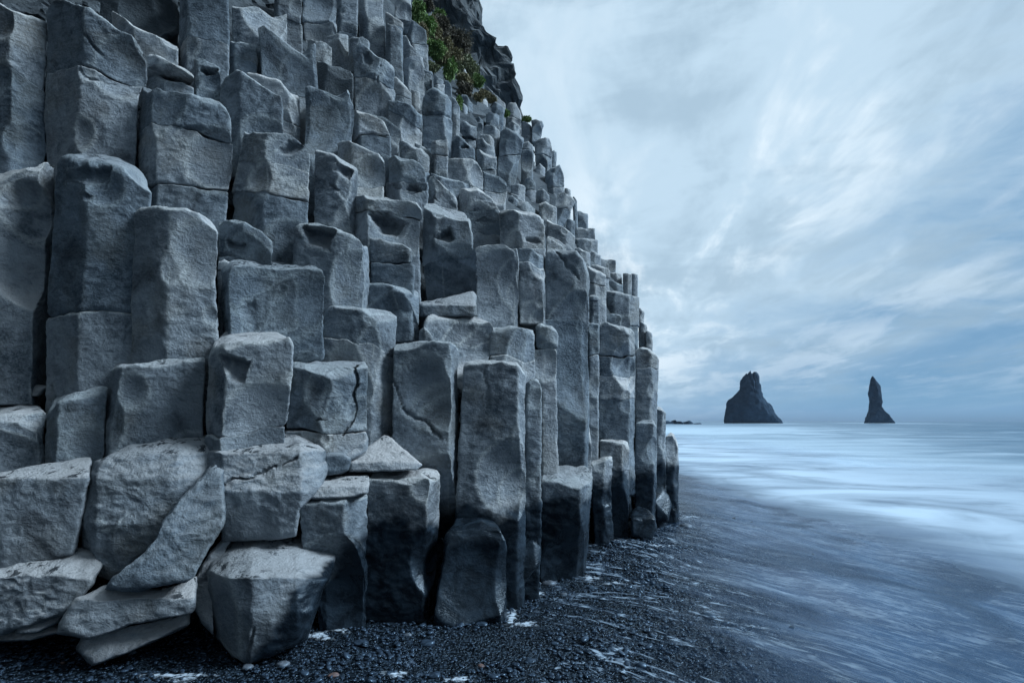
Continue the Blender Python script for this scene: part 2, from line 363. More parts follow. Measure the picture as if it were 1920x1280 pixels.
ALLC = []
def C(label, top, r, D, vb, cracks=(), ft=(), bl=None, br=None, tilt=.10, fr=None, ground=False, mat=None,
      dl=None, dr=None, amp=1.0, dep=None, chips=2, cat='basalt column', name='basalt_prism', ldy=0.0):
    """a column standing in the cliff: top = its front top edge, r = the ridges between its faces, D = distance of its nearest ridge, vb = where it ends below"""
    _seed[0] += 1; sd_ = _seed[0]; rr = random.Random(sd_*13+5)
    top = sorted(top); gp_ = .0045/max(4, D or 6)*F; top[0] = (top[0][0]+gp_, top[0][1]); top[-1] = (top[-1][0]-gp_, top[-1][1])
    u0, u1 = top[0][0], top[-1][0]
    if not isinstance(r, (list, tuple)): r = [r]
    r = list(r)
    if D is None: D = float(field((u0+u1)/2, np.mean([t[1] for t in top])+15)[0])
    Wd = (u1-u0)/F*D
    wl, wr = (r[0]-u0)/F*D, (u1-r[-1])/F*D
    if dl is None: dl = max(.12*wl, .5*(.75*Wd-wl)) if wl > 0 else 0
    if dr is None: dr = max(.12*wr, .75*(.75*Wd-wr)) if wr > 0 else 0
    if dep is None: dep = min(.75, max(.32, .85*Wd))
    ku = [u0]+r+[u1]; kd = [dl]+[0.0]*len(r)+[dr]
    for q in range(1, len(r)): kd[q+1] = kd[q+1]+.03*Wd
    tu = [t[0] for t in top]; tv = [t[1] for t in top]
    if bl is None: bl = u0
    if br is None: br = u1
    def mp(u): return bl+(u-u0)/(u1-u0)*(br-bl)
    y = [D+d for d in kd]
    Tp = [(X_(u, Y), Y) for u, Y in zip(ku, y)]
    Bp = [(X_(mp(u), Y+ldy), Y+ldy) for u, Y in zip(ku, y)]
    w = u1-u0
    for uu, dd in ((u1-.10*w, dr+dep*.55), (u1-.28*w, dep+max(dr, dl)), (u0+.28*w, dep+max(dr, dl)), (u0+.10*w, dl+dep*.55)):
        Tp.append((X_(uu, D+dd), D+dd)); Bp.append((X_(mp(uu), D+dd+ldy), D+dd+ldy))
    Tp = np.array(Tp); Bp = np.array(Bp)
    zfT = np.mean([Z_(t[1], D) for t in top])
    if ground: zB = -.25; vb = HV+(CH-zB)/D*F
    else: zB = Z_(vb, D)
    if ground and (bl != u0 or br != u1): pass
    res = min(.05, max(.0125, D*.0030)) if D < 6 else min(.05, D*.0024)
    if fr is None: fr = min(.018, Wd*.035)
    fr = max(fr, res*.55)
    def yf(u): return D+np.interp(u, ku, kd)
    def ztop(P):
        Y = P[:,1]; u = CU+P[:,0]/Y*F
        yy = yf(u); v = np.interp(u, tu, tv)
        z = CH+(HV-v)/F*yy+tilt*(Y-yy)
        q = np.column_stack([P, np.full(len(P), sd_*3.1)])
        return z+.013*amp*min(1, Wd/.5)*noise3(q*3.5/min(1, max(.3, Wd)))+.007*amp*noise3(q*11)
    def zline(a, b, s):
        def f(P):
            Y = P[:,1]; u = CU+P[:,0]/Y*F; t = (u-u0)/(u1-u0); v = a+(b-a)*t
            q = np.column_stack([P, np.full(len(P), s*2.7)])
            return CH+(HV-v)/F*(D+.06)+.035*noise3(q*3.0)+.012*noise3(q*10)
        return f
    def zbase(P): return np.full(len(P), zB)
    if not cracks and not ground and vb-tv[0] > 70 and rr.random() < (.75 if D > 5.6 else .45) and (u1-u0) > 18:
        cv_ = float(np.mean(tv))+rr.uniform(.45, 1.1)*(u1-u0); k_ = rr.uniform(-.12, .12)*(u1-u0)
        if cv_ < vb-25: cracks = [(cv_-k_, cv_+k_)]
    surf = [ztop]+[zline(a, b, sd_+i) for i, (a, b) in enumerate(cracks)]+[zbase]
    fl = list(ft)
    for k in range(chips+7):        # knocked-off corners, then small spalls along the rim
        big = k < chips; sc_ = min(1, Wd/.5)
        uu = rr.choice([u0, u1, r[0], rr.uniform(u0, u1)]) if big else rr.uniform(u0, u1)
        vv = float(np.interp(uu, tu, tv)); e_ = .06*w
        sl_ = -(float(np.interp(uu+e_, tu, tv))-float(np.interp(uu-e_, tu, tv)))/(min(u1, uu+e_)-max(u0, uu-e_))
        nz_ = rr.uniform(.5, 1.2); nx_ = -sl_*nz_+rr.uniform(-.25, .25)
        if uu == u0: nx_ -= rr.uniform(.4, 1.2)
        if uu == u1: nx_ += rr.uniform(.4, 1.2)
        off_ = (rr.uniform(.02, .055) if big else rr.uniform(.006, .018))*sc_
        L_ = (rr.uniform(.10, .22) if big else rr.uniform(.04, .13))*sc_
        fl.append(('cut', uu, vv, (nx_, -rr.uniform(.3, 1.1), nz_), off_, float(yf(uu)), off_/L_**2))
    if ground or vb > 0:
        for k in range(4):        # bruises down the upright ridges
            uu = rr.choice(r+[u1]); v0_ = float(np.interp(uu, tu, tv)); vv = rr.uniform(v0_, min(v0_+260*4.5/D, vb if vb else 1150))
            off_ = rr.uniform(.008, .028)*min(1, Wd/.5); L_ = rr.uniform(.05, .18)*min(1, Wd/.5)
            fl.append(('cut', uu, vv, (rr.uniform(-.4, .6), -1, rr.uniform(-.4, .4)), off_, float(yf(uu)), off_/L_**2))
    mat = mat or ROCK
    if len(surf) == 2:
        o = prism_block(Tp, Bp, len(ku)-1, zfT, zB, surf[0], surf[1], res, fr, sd_, fl, D, amp, False, np.zeros(2), mat, name, None)
        root = o
    else:
        root = bpy.data.objects.new(name, None); COL.objects.link(root)
        root.location = (float(Tp[:,0].mean()), float(Tp[:,1].mean()), float(zB))
        for i in range(len(surf)-1):
            jit = np.array([rr.uniform(-1, 1), rr.uniform(-1, 1)])*.010*(i > 0)
            o = prism_block(Tp, Bp, len(ku)-1, zfT, zB, surf[i], surf[i+1], res, fr if i == 0 else max(fr*.55, res*.7), sd_+i*50, fl, D, amp,
                            i < len(surf)-2, jit, mat, 'block', root)
            o.location = -root.location
    tag(root, label, cat, 'basalt columns of the cliff')
    return root

def R(label, out, prof, up=(), th=.45, fr=.035, ft=(), mat=None, amp=1.0, name='boulder', cat='boulder', group=None, res=None, kf=1.0, kind=None, tagged=True, far=None, grow=1.045):
    """a loose or wedged rock: out = its outline, prof = distance of its face by height (v, D), up = extra distance by u"""
    _seed[0] += 1; sd_ = _seed[0]
    D0 = min(p[1] for p in prof)
    if res is None: res = min(.08, max(.0125, D0*.0034))
    px = res/D0*F
    P = resample(np.array(out, float), len(out), px, 0)
    n = len(P); P = smooth_ring(P, max(1, int(fr/res*.5)))
    P = P.mean(0)+(P-P.mean(0))*grow
    pv, pd = [p[0] for p in prof], [p[1] for p in prof]
    def dep(q):
        d = np.interp(q[:,1], pv, pd)
        if len(up): d = d+np.interp(q[:,0], [a[0] for a in up], [a[1] for a in up])
        return d
    c = (P.max(0)+P.min(0))/2*.5+P.mean(0)*.5
    ext = float(np.mean(np.linalg.norm(P-c, axis=1))); K = max(4, int(ext/px))
    frp = fr/D0*F
    rings = []
    def W3(q, y): return np.column_stack([X_(q[:,0], y), y, Z_(q[:,1], y)])
    for s, k in ((.25, 1.02), (.6, 1.0), (.86, .75), (.95, .5)):          # back and sides
        q = c+(P-c)*s; rings.append(W3(q, dep(q)+fr+th*k))
    Ms = max(2, int(th*.6/(res*2.2)))
    for k in range(Ms, 0, -1):
        q = c+(P-c)*(1-.03*k/Ms); rings.append(W3(q, dep(q)+fr+th*.45*k/Ms))
    for k in range(K):
        s = 1-k/K; q = c+(P-c)*s
        e = ext*(1-s); a = np.clip(1-e/frp, 0, 1); y = dep(q)+fr*(1-math.sqrt(max(0, 1-float(a)**2)))
        rings.append(W3(q, y))
    V = np.vstack(rings); m = len(rings)
    V = np.vstack([V, V[-n:].mean(0), V[:n].mean(0)])
    V = rough_up(V, sd_, amp, res > .026 if far is None else far)
    if True:
        rr = random.Random(sd_); cc = V.mean(0); ex = np.abs(V-cc).max(0); ft = list(ft)
        for k in range(12):
            n_ = np.array([rr.uniform(-1, 1), -rr.uniform(.2, 1), rr.uniform(-.5, 1)]); n_ /= np.linalg.norm(n_)
            dd = np.dot(np.abs(n_), ex)*(rr.uniform(.45, .72) if far else rr.uniform(.66, .92)); p_ = cc+n_*dd; d_ = (V-p_)@n_; V -= np.maximum(d_, 0)[:,None]*n_
    V = apply_feats(V, ft, D0, res)
    V += vnoise(V, 9, sd_+21)*.0035*amp
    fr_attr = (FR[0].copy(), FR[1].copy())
    i = np.arange(n); j = (i+1) % n
    Q = np.concatenate([np.stack([r_*n+i, r_*n+j, (r_+1)*n+j, (r_+1)*n+i], 1) for r_ in range(m-1)])
    Tt = np.stack([(m-1)*n+i, (m-1)*n+j, np.full(n, m*n)], 1); Tb = np.stack([j, i, np.full(n, m*n+1)], 1)
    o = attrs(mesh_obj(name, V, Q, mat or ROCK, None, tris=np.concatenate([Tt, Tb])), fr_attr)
    if kind: tag(o, kind=kind)
    else: tag(o, label, cat, group)
    return o
# ------------------------------------------------------------------ the solid rock behind the columns
SIL = [(-400,760),(-50,790),(0,800),(60,842),(140,893),(200,925),(260,1000),(330,1025),(400,1076),(470,1090),(515,1150),(560,1170),(650,1195),(800,1215),(960,1240),(1010,1225),(1250,1235)]
def build_core():
    rc = np.random.RandomState(3); nu, nv = 230, 210
    vs = np.linspace(-700, 1180, nv); V = []
    cu, cv = 26.0, 30.0
    su = {}; 
    for a in range(nv):
        umax = np.interp(vs[a], [p[0] for p in SIL], [p[1] for p in SIL])-9
        us = np.linspace(-900, umax, nu); row = []
        gi = np.floor(us/cu); base = field(us, np.full(nu, max(vs[a], -300)))
        for k in range(nu):
            key = int(gi[k]); ph = su.setdefault(key, rc.rand()*cv)
            cell = (key, int((vs[a]+ph)//cv)); q = su.setdefault(cell, rc.rand())
            row.append(base[k]*(1.05+.03*q)+.28)
        Y = np.array(row); Y = np.minimum(Y, 40)
        V.append(np.column_stack([X_(us, Y), Y, Z_(vs[a], Y)]))
    Fr = np.vstack(V); am = np.clip(Fr[:,1]/9-.4, .1, 1.4)[:,None]; Fr += am*(vnoise(Fr, 1.1, 3)*.22+vnoise(Fr, 3.2, 5)*.10+vnoise(Fr, 8, 5)*.04)
    Bk = Fr.copy(); Bk[:,1] += 5; 
    Bk[:,0] -= 3.0
    Bk[:,2] = Fr[:,2]
    idx = np.arange(nv*nu).reshape(nv, nu); o = nv*nu
    q = lambda I: np.stack([I[:-1,:-1].ravel(), I[:-1,1:].ravel(), I[1:,1:].ravel(), I[1:,:-1].ravel()], 1)
    def strip(a): return np.stack([a[:-1], a[1:], a[1:]+o, a[:-1]+o], 1)
    Q = np.concatenate([q(idx), q(idx)[:,::-1]+o, strip(idx[0]), strip(idx[-1]), strip(idx[:,0]), strip(idx[:,-1])])
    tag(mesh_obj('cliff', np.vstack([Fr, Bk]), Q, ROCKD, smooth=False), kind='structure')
build_core()
# unseen headland, added left of and behind the camera to darken the left faces
def headland():
    n, m = 40, 24; V = []
    for i in range(n):
        t = i/(n-1)
        for j in range(m):
            s = j/(m-1); y = 3.3-t*20; x = -4.3-2.0*t-s*2.0; V.append((x, y, -1+s*19))
    V = np.array(V); V += vnoise(V, .5, 4)*.3+vnoise(V, 1.7, 9)*.15
    B = V.copy(); B[:,0] -= 8
    I = np.arange(n*m).reshape(n, m); o = n*m
    q = np.stack([I[:-1,:-1].ravel(), I[1:,:-1].ravel(), I[1:,1:].ravel(), I[:-1,1:].ravel()], 1)
    st = lambda a: np.stack([a[:-1], a[1:], a[1:]+o, a[:-1]+o], 1)
    tag(mesh_obj('headland', np.vstack([V, B]), np.concatenate([q, q[:,::-1]+o, st(I[0]), st(I[-1]), st(I[:,0]), st(I[:,-1])]), ROCKD, smooth=False), kind='structure')
headland()

# ------------------------------------------------------------------ the columns
# top left
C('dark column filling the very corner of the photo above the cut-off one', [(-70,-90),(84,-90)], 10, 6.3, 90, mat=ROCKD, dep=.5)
C('dark column between the corner and the hanging block, reaching the upper edge', [(82,-90),(188,-90)], 130, 6.5, 120, mat=ROCKD, dep=.5)
C('dark column cut by the left photo edge, topmost, slanting crack below its sloping top', [(-70,-25),(0,3),(40,22),(88,40)], 20, 4.95, 420, cracks=[(98,165)], br=78)
C('huge dark column with sloping shoulder and overhanging top block, second from left at the top', [(86,6),(120,-4),(165,12),(200,38),(245,68),(272,92)], 155, 4.95, 420, cracks=[(122,152)], br=252, amp=1.4,
  ft=[('groove',[(153,68),(190,102)],5,.03), ('groove',[(150,118),(165,150),(235,158)],6,.03)])
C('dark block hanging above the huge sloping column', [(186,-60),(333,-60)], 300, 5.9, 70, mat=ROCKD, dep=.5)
C('brown grey slanted block wedged below a dark hanging block near the top', [(205,18),(250,45),(300,68),(338,84)], 250, 5.6, 220)
C('dark column top reaching the upper photo edge, left of a wide fractured pair', [(336,-60),(433,-60)], 352, 5.75, 300, cracks=[(72,84)])
C('dark flat-faced column behind the hollow-topped narrow one', [(428,75),(447,76),(484,84)], 440, 6.1, 200, cracks=[(112,128)])
C('tall column near the top with bright right face and chipped crown', [(434,6),(457,10),(470,6),(483,1),(510,12),(537,25)], 508, 6.25, 160, ft=[('scoop',466,4,16,12,.10)])
C('cracked column touching the upper photo edge, just right of the chipped crown', [(514,-50),(568,-50)], 522, 7.2, 160, cracks=[(36,48)])
C('dark shattered column with a shadowed overhang at the upper photo edge', [(566,-50),(610,-50),(632,-42)], 611, 7.4, 160, cracks=[(46,36)])
C('slim column at the upper edge with smooth face, left of two dark stubs', [(629,-50),(672,-50)], 640, 7.9, 150, cracks=[(64,60)])
C('dark broad column at the upper edge above the slanted grooved one', [(671,-50),(723,-50)], 690, 8.2, 200)
C('stubby column with dark slot, high up left of the grass', [(722,20),(757,42)], 738, 8.0, 170)
C('slim pale column beside a leaning dark-sided spike, high up', [(724,42),(738,44),(755,56)], 731, 7.7, 220)
C('leaning spike column with dark left side and bright streaked right face', [(752,66),(762,64),(775,88),(797,122)], 770, 8.3, 235, amp=1.3)
C('overhanging dark rounded block at the upper edge left of the grass', [(742,-40),(768,-40),(774,-20)], 760, 8.6, 36, amp=1.5)
C('cracked pale rock top under the grass edge, high up', [(757,32),(780,40),(802,58)], 775, 9.0, 150, amp=1.3)
C('small low column stub tucked behind the bright faced tall one', [(575,72),(600,74),(625,88)], 590, 6.9, 200)
C('dark wide stub with low sloped top, between two tall pale columns', [(592,113),(630,120),(664,138)], 615, 6.6, 230, mat=ROCKD)
C('chipped stub with narrow cleft, above the tall grooved column', [(612,64),(635,62),(656,66)], 638, 7.3, 200)
C('flat brownish cap stone above the grooved tall column', [(655,68),(680,66),(697,78)], 675, 7.1, 130)
C('tall slanting column with rounded scar near its pale top', [(662,92),(676,76),(700,96),(742,124)], 709, 6.9, 330, br=733, ft=[('scoop',688,116,12,14,.08),('groove',[(712,120),(698,205)],3,.03)], amp=1.3)
C('narrow hollow-topped column left of the sharp bright faced one', [(362,110),(375,107),(400,119),(415,127)], 368, 5.55, 230, ft=[('scoop',388,134,20,9,.16)])
C('sharp column with broad bright right face falling to the right', [(411,150),(430,136),(445,128),(452,132),(490,160),(525,182),(531,192)], 450, 5.35, 330, amp=1.2)
C('column with dark rounded shoulder peeking behind the sharp bright faced one', [(462,134),(500,140),(535,152),(562,174)], 543, 5.75, 330, cracks=[(207,214)])
C('tall pale column with sharply cut sloping crown, centre of the upper rows', [(484,49),(492,45),(510,50),(560,74),(593,82)], 567, 5.95, 280)
C('tall wide column with wavy broken right edge, below the sloping crown', [(565,152),(580,149),(600,151),(625,160),(655,164),(659,176)], 630, 5.75, 400, ft=[('groove',[(600,156),(620,180),(632,215),(630,240)],5,.03)])
C('short column with dark narrow left face and bright curved right face', [(660,205),(675,204),(700,216),(722,230),(733,252)], 673, 6.05, 360)
C('low slab-topped column behind the bright curved one', [(680,207),(715,214),(740,226),(748,236)], 733, 6.4, 330)
C('cracked two-block column with bright right corner, upper middle', [(727,186),(745,188),(775,197),(793,211)], 780, 6.9, 330, cracks=[(213,238)])
C('small dark column stub right of the slanting scarred one', [(735,148),(742,144),(757,156),(773,176)], 758, 7.5, 300)
C('narrow column sliver with notch, left of a tall rounded crown', [(771,166),(790,172)], 780, 7.8, 300)
C('tall column with rounded worn crown and bright right ridge, upper right', [(789,186),(800,168),(812,163),(830,170),(847,182)], 834, 7.4, 340, fr=.05)
C('narrow weathered column right behind the rounded crown', [(845,180),(853,184),(862,200)], 856, 8.0, 330)
C('left one of three short columns under the grass ledge', [(790,128),(812,134)], 800, 8.9, 260)
C('middle one of three short columns under the grass ledge', [(812,136),(833,150)], 822, 8.8, 260)
C('right rounded one of three short columns under the grass ledge', [(833,150),(840,150),(849,162)], 844, 8.9, 260)
# second tier
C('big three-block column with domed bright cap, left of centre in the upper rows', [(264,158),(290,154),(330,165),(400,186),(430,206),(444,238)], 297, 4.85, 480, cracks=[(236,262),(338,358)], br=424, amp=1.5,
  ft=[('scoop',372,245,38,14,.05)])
C('thin sloping slab above the domed three-block column', [(273,98),(300,106),(340,125),(366,142)], 320, 5.35, 122, dep=.4, chips=1)
C('dark broken filler stone under the thin sloping slab', [(273,124),(300,134),(367,164)], 310, 5.45, 230, chips=3)
C('three-block column with a shadowed hollow in its upper right, centre left', [(437,244),(455,240),(500,242),(540,250),(570,268),(586,292)], 500, 4.9, 520, cracks=[(291,326),(352,376)], bl=424, br=581, amp=1.6,
  ft=[('scoop',540,280,30,17,.16),('cut',440,300,(-1,-.5,.2),.03,5.0)])
C('column with an oval dark hollow near its top right corner', [(586,283),(596,279),(620,286),(645,296),(672,317)], 648, 5.25, 520, ft=[('scoop',654,322,18,22,.12),('groove',[(622,345),(650,372)],8,.03),('cut',630,420,(.3,-1,-.3),.02)], amp=1.4)
C('column split into dark left face and lit curved top, centre of the cliff', [(631,263),(655,262),(690,278),(722,291)], 660, 5.65, 470)
C('column with ragged dark hole in its bulging face', [(724,292),(745,291),(775,300),(795,315),(803,337)], 750, 5.8, 470, ft=[('scoop',772,352,17,10,.12),('groove',[(740,345),(775,362),(800,352)],6,.03)], amp=1.5)
C('low curved column top between the ragged hole and a square stub', [(747,259),(765,268),(790,276),(807,292)], 780, 6.3, 420)
C('concave-topped column stub left of the square two-faced one', [(774,263),(790,272),(800,276),(813,290)], 800, 6.9, 420)
C('square two-faced column with level top, upper right slope', [(808,264),(820,262),(840,262),(844,270)], 818, 6.8, 420)
C('sloping slab column with pale worn top, right of centre', [(806,320),(840,332),(878,338),(882,352)], 865, 6.3, 440)
C('layered column with curved shell-like fractures', [(804,330),(812,327),(833,350),(858,372)], 820, 6.0, 480, ft=[('groove',[(806,360),(830,378),(858,386)],6,.03),('groove',[(806,388),(840,402)],5,.025)], amp=1.5)
C('dome-topped block cracked below, dark pit under its lip', [(859,353),(875,350),(895,352),(920,366),(941,394)], 878, 6.2, 520, cracks=[(399,394),(432,438)], amp=1.5, ft=[('scoop',905,408,16,7,.10)])
C('column with level dark left face and sloping right face, upper right slope', [(836,296),(860,295),(883,296),(895,305),(907,320)], 882, 6.9, 440)
C('column with a small dark pit in its slanting top', [(845,262),(853,250),(870,260),(893,282)], 862, 7.5, 400, ft=[('scoop',874,274,9,6,.12)])
C('square-cornered little column right of the pitted slanting one', [(892,279),(907,286),(932,294)], 905, 7.8, 400)
C('scarred column with bright right edge below the small square one', [(901,315),(930,320),(944,330),(948,345)], 944, 7.3, 450)
C('long column leaning to the left with a knobbly overhanging head', [(937,247),(950,241),(965,244),(984,260)], 968, 9.6, 400, bl=926, br=957, amp=1.4)
C('slim upright column behind the long leaning one', [(976,268),(990,264),(1001,274)], 990, 10.6, 400)
C('short dark faced column with level top, at foot of the leaning one', [(955,345),(970,343),(985,348)], 972, 9.3, 430)
C('pointed small column between the leaning one and the skyline', [(985,336),(996,330),(1006,345)], 996, 9.8, 430)
C('little broken stone right of the pointed small column', [(1006,356),(1018,354),(1031,366)], 1020, 9.8, 430, chips=3)
C('small rubble block left of the shiny broken one', [(950,370),(958,366),(972,374)], 962, 8.6, 430, chips=3)
C('shiny broken rubble block above the wide smooth block', [(970,378),(990,378),(1005,392)], 990, 8.4, 430, chips=4)
C('six-sided column with crisp facets on the skyline, below the balanced rocks', [(1021,324),(1036,312),(1050,308),(1059,330)], 1038, 11.6, 430)
C('prism column leaning to the left near the skyline', [(1043,364),(1056,359),(1072,368),(1083,378)], 1066, 9.9, 440, bl=1022, br=1048)
C('stout low column in front of the leaning prism', [(1011,382),(1025,378),(1047,390)], 1032, 9.2, 470)
C('wide smooth block with curved right face over a dark notch', [(936,395),(950,391),(968,391),(995,396),(1020,408),(1024,414)], 974, 6.1, 540, cracks=[(466,466)], ft=[('scoop',1006,452,16,9,.10)])
C('sloping concave slab falling right towards the skyline steps', [(1023,409),(1040,418),(1060,426),(1079,442)], 1062, 7.6, 520)
C('small square block with chipped pale corner, under the concave slab', [(1025,439),(1040,443),(1052,448),(1063,458)], 1057, 7.0, 520)
# the skyline steps
sky_top = [('tiny block poking out beside the six-sided skyline column',(1058,353),(1071,356),12.6,420),
 ('slim step of the skyline right of the leaning prism',(1074,370),(1084,378),12.2,450),
 ('rounded step below the slim one on the skyline',(1080,396),(1104,402),12.4,460),
 ('little square stone left of the rounded skyline step',(1062,410),(1080,414),10.0,480),
 ('upper broad step on the right skyline',(1080,425),(1118,427),11.6,480),
 ('lower broad step on the right skyline with dark face',(1079,446),(1122,450),11.0,520),
 ('pale rubble step just inside the right skyline',(1074,464),(1108,474),9.0,540),
 ('rounded knob step under the two broad steps',(1098,470),(1127,478),11.0,540),
 ('square step standing out over the sky, third from the bottom of the steps',(1116,483),(1156,487),11.6,560),
 ('pale worn stone inside the square step',(1108,496),(1144,504),9.6,590),
 ('left one of the top trio on the long straight skyline drop',(1144,511),(1168,513),10.8,620),
 ('middle one of the top trio on the long straight skyline drop',(1167,511),(1185,514),10.6,640),
 ('right one of the top trio on the long straight skyline drop',(1182,513),(1197,515),10.9,640),
 ('ragged pale stone under the skyline trio',(1135,526),(1169,534),9.9,640),
 ('thin dark column at the outer skyline below the trio',(1196,578),(1208,584),10.6,700),
 ('short stepped column on the outer skyline above the flared one',(1198,604),(1214,612),10.0,700),
 ('low outermost column beside the short stepped one on the skyline',(1211,620),(1225,624),9.9,720)]
for lab, a, b, d, vb in sky_top:
    C(lab, [a, ((a[0]*2+b[0])/3, a[1]-1), b], a[0]+.6*(b[0]-a[0]), d, vb, chips=2)
C('column with white scarred head right behind the tall cut-away column', [(1098,497),(1115,505),(1137,516)], 1117, 7.8, 660)
C('narrow pale column squeezed beside the tall cut-away column', [(1104,554),(1115,553),(1124,558)], 1112, 7.2, 660)
C('column with dark curved facet and broad grey shoulder near the skyline', [(1133,545),(1150,544),(1180,551),(1199,557)], [1150,1180], 9.0, 720)
C('thin curved slab lying over the banded column', [(1122,590),(1145,586),(1165,592)], 1150, 8.0, 640)
C('banded column with dark horizontal cracks and bright right edge', [(1122,612),(1135,604),(1160,612),(1182,616),(1191,627)], 1181, 7.3, 930, cracks=[(664,664),(704,698),(745,745)], amp=1.2, chips=2)
C('slim bright column between the tall cut-away one and the banded one', [(1098,606),(1110,605),(1123,608)], 1103, 7.0, 960, cracks=[(668,664)])
C('smooth flared column on the skyline above the sea, chipped pale top', [(1190,655),(1205,652),(1218,655),(1230,664),(1237,676)], 1222, 8.1, 860, bl=1188, br=1228)
C('dark wet column under the flared skyline column', [(1190,793),(1205,791),(1225,792),(1232,800)], 1226, 7.7, 0, ground=True, br=1230)
C('plain column behind the flared one, with sloped cap above the sea', [(1226,762),(1240,767),(1250,776)], 1243, 8.5, 0, ground=True)
C('outermost wet column standing nearest the sea', [(1248,818),(1262,815),(1268,827),(1274,842)], 1266, 8.8, 0, ground=True, amp=1.4)
# middle rows, left
C('broad smooth dark column cut by the left photo edge, level top', [(-80,320),(0,316),(20,310),(103,308)], [-20,70], 4.5, 760, br=84, chips=1)
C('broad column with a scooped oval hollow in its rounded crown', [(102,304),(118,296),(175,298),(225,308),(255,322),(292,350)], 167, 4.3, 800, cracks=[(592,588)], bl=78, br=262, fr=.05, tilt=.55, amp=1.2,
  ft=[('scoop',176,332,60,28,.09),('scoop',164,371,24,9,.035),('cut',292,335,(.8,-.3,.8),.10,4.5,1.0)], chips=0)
C('broad column with rounded shoulder and a small bright chip scar', [(249,392),(262,385),(290,383),(345,390),(385,402),(408,424)], [315], 4.2, 800, bl=242, br=412, fr=.05, ft=[('scoop',308,468,16,9,.03),('cut',408,412,(.8,-.2,.8),.08,4.3,1.0)], chips=0, amp=1.2)
C('low column with a jagged dark hole, right of the rounded shoulder', [(407,410),(440,410),(460,415),(490,428),(515,452)], 458, 4.55, 600, ft=[('scoop',436,458,20,14,.14),('groove',[(410,475),(445,482)],9,.05)], amp=1.3)
C('narrow dark column in the gap left of the big hollow crown', [(512,412),(530,410),(548,412)], 530, 5.0, 620, mat=ROCKD)
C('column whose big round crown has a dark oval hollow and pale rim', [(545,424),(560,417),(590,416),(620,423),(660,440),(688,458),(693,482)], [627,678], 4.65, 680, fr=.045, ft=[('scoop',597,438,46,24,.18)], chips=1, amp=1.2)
C('column behind, capped by a layered slab with a deep shadowed recess', [(663,366),(680,364),(720,369),(780,380),(791,392)], 690, 5.2, 600, cracks=[(394,412)], ft=[('scoop',732,425,44,24,.20)], amp=1.2)
C('block faced column standing in front of the shadowed recess', [(693,447),(715,446),(740,452),(775,463)], 768, 5.0, 640, cracks=[(494,500)], br=778, dr=.02, amp=1.1)
C('dark stained column with rough pale sloping top and undercut', [(789,392),(800,391),(840,404),(880,412),(889,432)], 820, 5.25, 700, tilt=.5, amp=1.6, ft=[('scoop',838,442,26,14,.14),('cut',840,470,(0,-1,-.6),.06)], cracks=[(492,470)])
C('column with rounded foot and thin bright right face, centre right', [(891,464),(915,458),(950,458),(968,466),(973,482)], 961, 5.4, 612, amp=1.1)
C('narrow column with curled dark foot, left of the tall cut-away one', [(972,463),(990,461),(1018,471),(1022,482)], 1017, 5.6, 608)
C('tallest cut-away column, diagonal scar across its upper face', [(1020,470),(1035,468),(1080,472),(1098,490),(1106,512)], 1100, 5.9, 900, cracks=[(600,607)], amp=1.1,
  ft=[('groove',[(1043,472),(1062,500),(1100,540)],6,.03)])
# front middle
C('big step-shaped column with a wide hollowed front and pale rim', [(410,503),(436,496),(480,499),(520,503),(605,508),(609,520)], 434, 4.3, 760, amp=1.3, tilt=.4, fr=.045,
  ft=[('scoop',506,572,76,52,.13),('groove',[(430,500),(520,520),(600,530)],3,.01)], chips=1)
C('thin dark sliver column left of the step-shaped one', [(407,492),(420,488),(436,496)], 415, 4.5, 700)
C('small cracked column piece between two pale crowned columns', [(607,530),(625,528),(678,530)], 623, 4.85, 640, chips=1)
C('column with straight top and lit right facet, centre of the cliff', [(678,531),(700,530),(735,531),(770,540),(789,548)], [738,760], 4.9, 720)
C('column with rough chipped corner and bright long right face, centre', [(601,584),(615,574),(680,574),(730,579),(746,592)], 700, 4.45, 960, bl=600, br=735, ft=[('scoop',700,595,14,16,.03)], chips=2, amp=1.1)
C('tall pale column with diagonal crack and broad bright right edge', [(736,644),(760,640),(820,639),(855,640),(863,650)], 843, 4.45, 0, ground=True, bl=722, br=856, amp=1.2,
  ft=[('groove',[(736,712),(752,765),(785,785),(830,818)],9,.04),('cut',800,840,(0,-1,-.5),-.02)])
C('short column with a curved bowl front and smooth rim', [(789,600),(810,587),(850,584),(895,587),(918,599)], 907, 4.9, 740, fr=.05, ft=[('scoop',850,622,48,26,.05),('cut',820,680,(-.5,-1,-.4),.02)], chips=0)
C('small wedge shaped stone left of the bowl fronted column', [(786,622),(797,613),(815,636)], 800, 4.75, 700, chips=1)
R('thin pale wedge slab lying under the dark stained column', [(788,568),(840,557),(885,545),(893,553),(893,590),(788,594)], [(540,5.35),(572,5.1),(594,5.1)], th=.35, cat='rock slab', name='rock_slab')
C('square block column with straight edges and thin bright right side', [(917,614),(960,611),(990,611),(1005,617)], 995, 5.15, 780, cracks=[(669,671)])
C('rounded column with pale mottled top, right of the square block', [(1000,610),(1015,606),(1032,610),(1047,622)], 1020, 5.5, 960, cracks=[(655,655)], br=1050, fr=.05)
C('broad flat faced column with level top in the front right row', [(866,681),(900,678),(970,683),(978,695),(986,708)], 972, 4.5, 0, ground=True, bl=838, br=985, dr=.12, amp=1.1, ft=[('groove',[(913,683),(913,760)],2,.01)])
C('slender bright column with weathered vertical ridges, front right row', [(983,717),(1000,712),(1012,720),(1018,732)], 990, 4.75, 0, ground=True, bl=972, br=1014, amp=1.6)
C('small stone step between the tall cut-away foot and the pale-topped block', [(1048,807),(1080,803),(1104,806),(1110,818)], 1103, 6.1, 920)
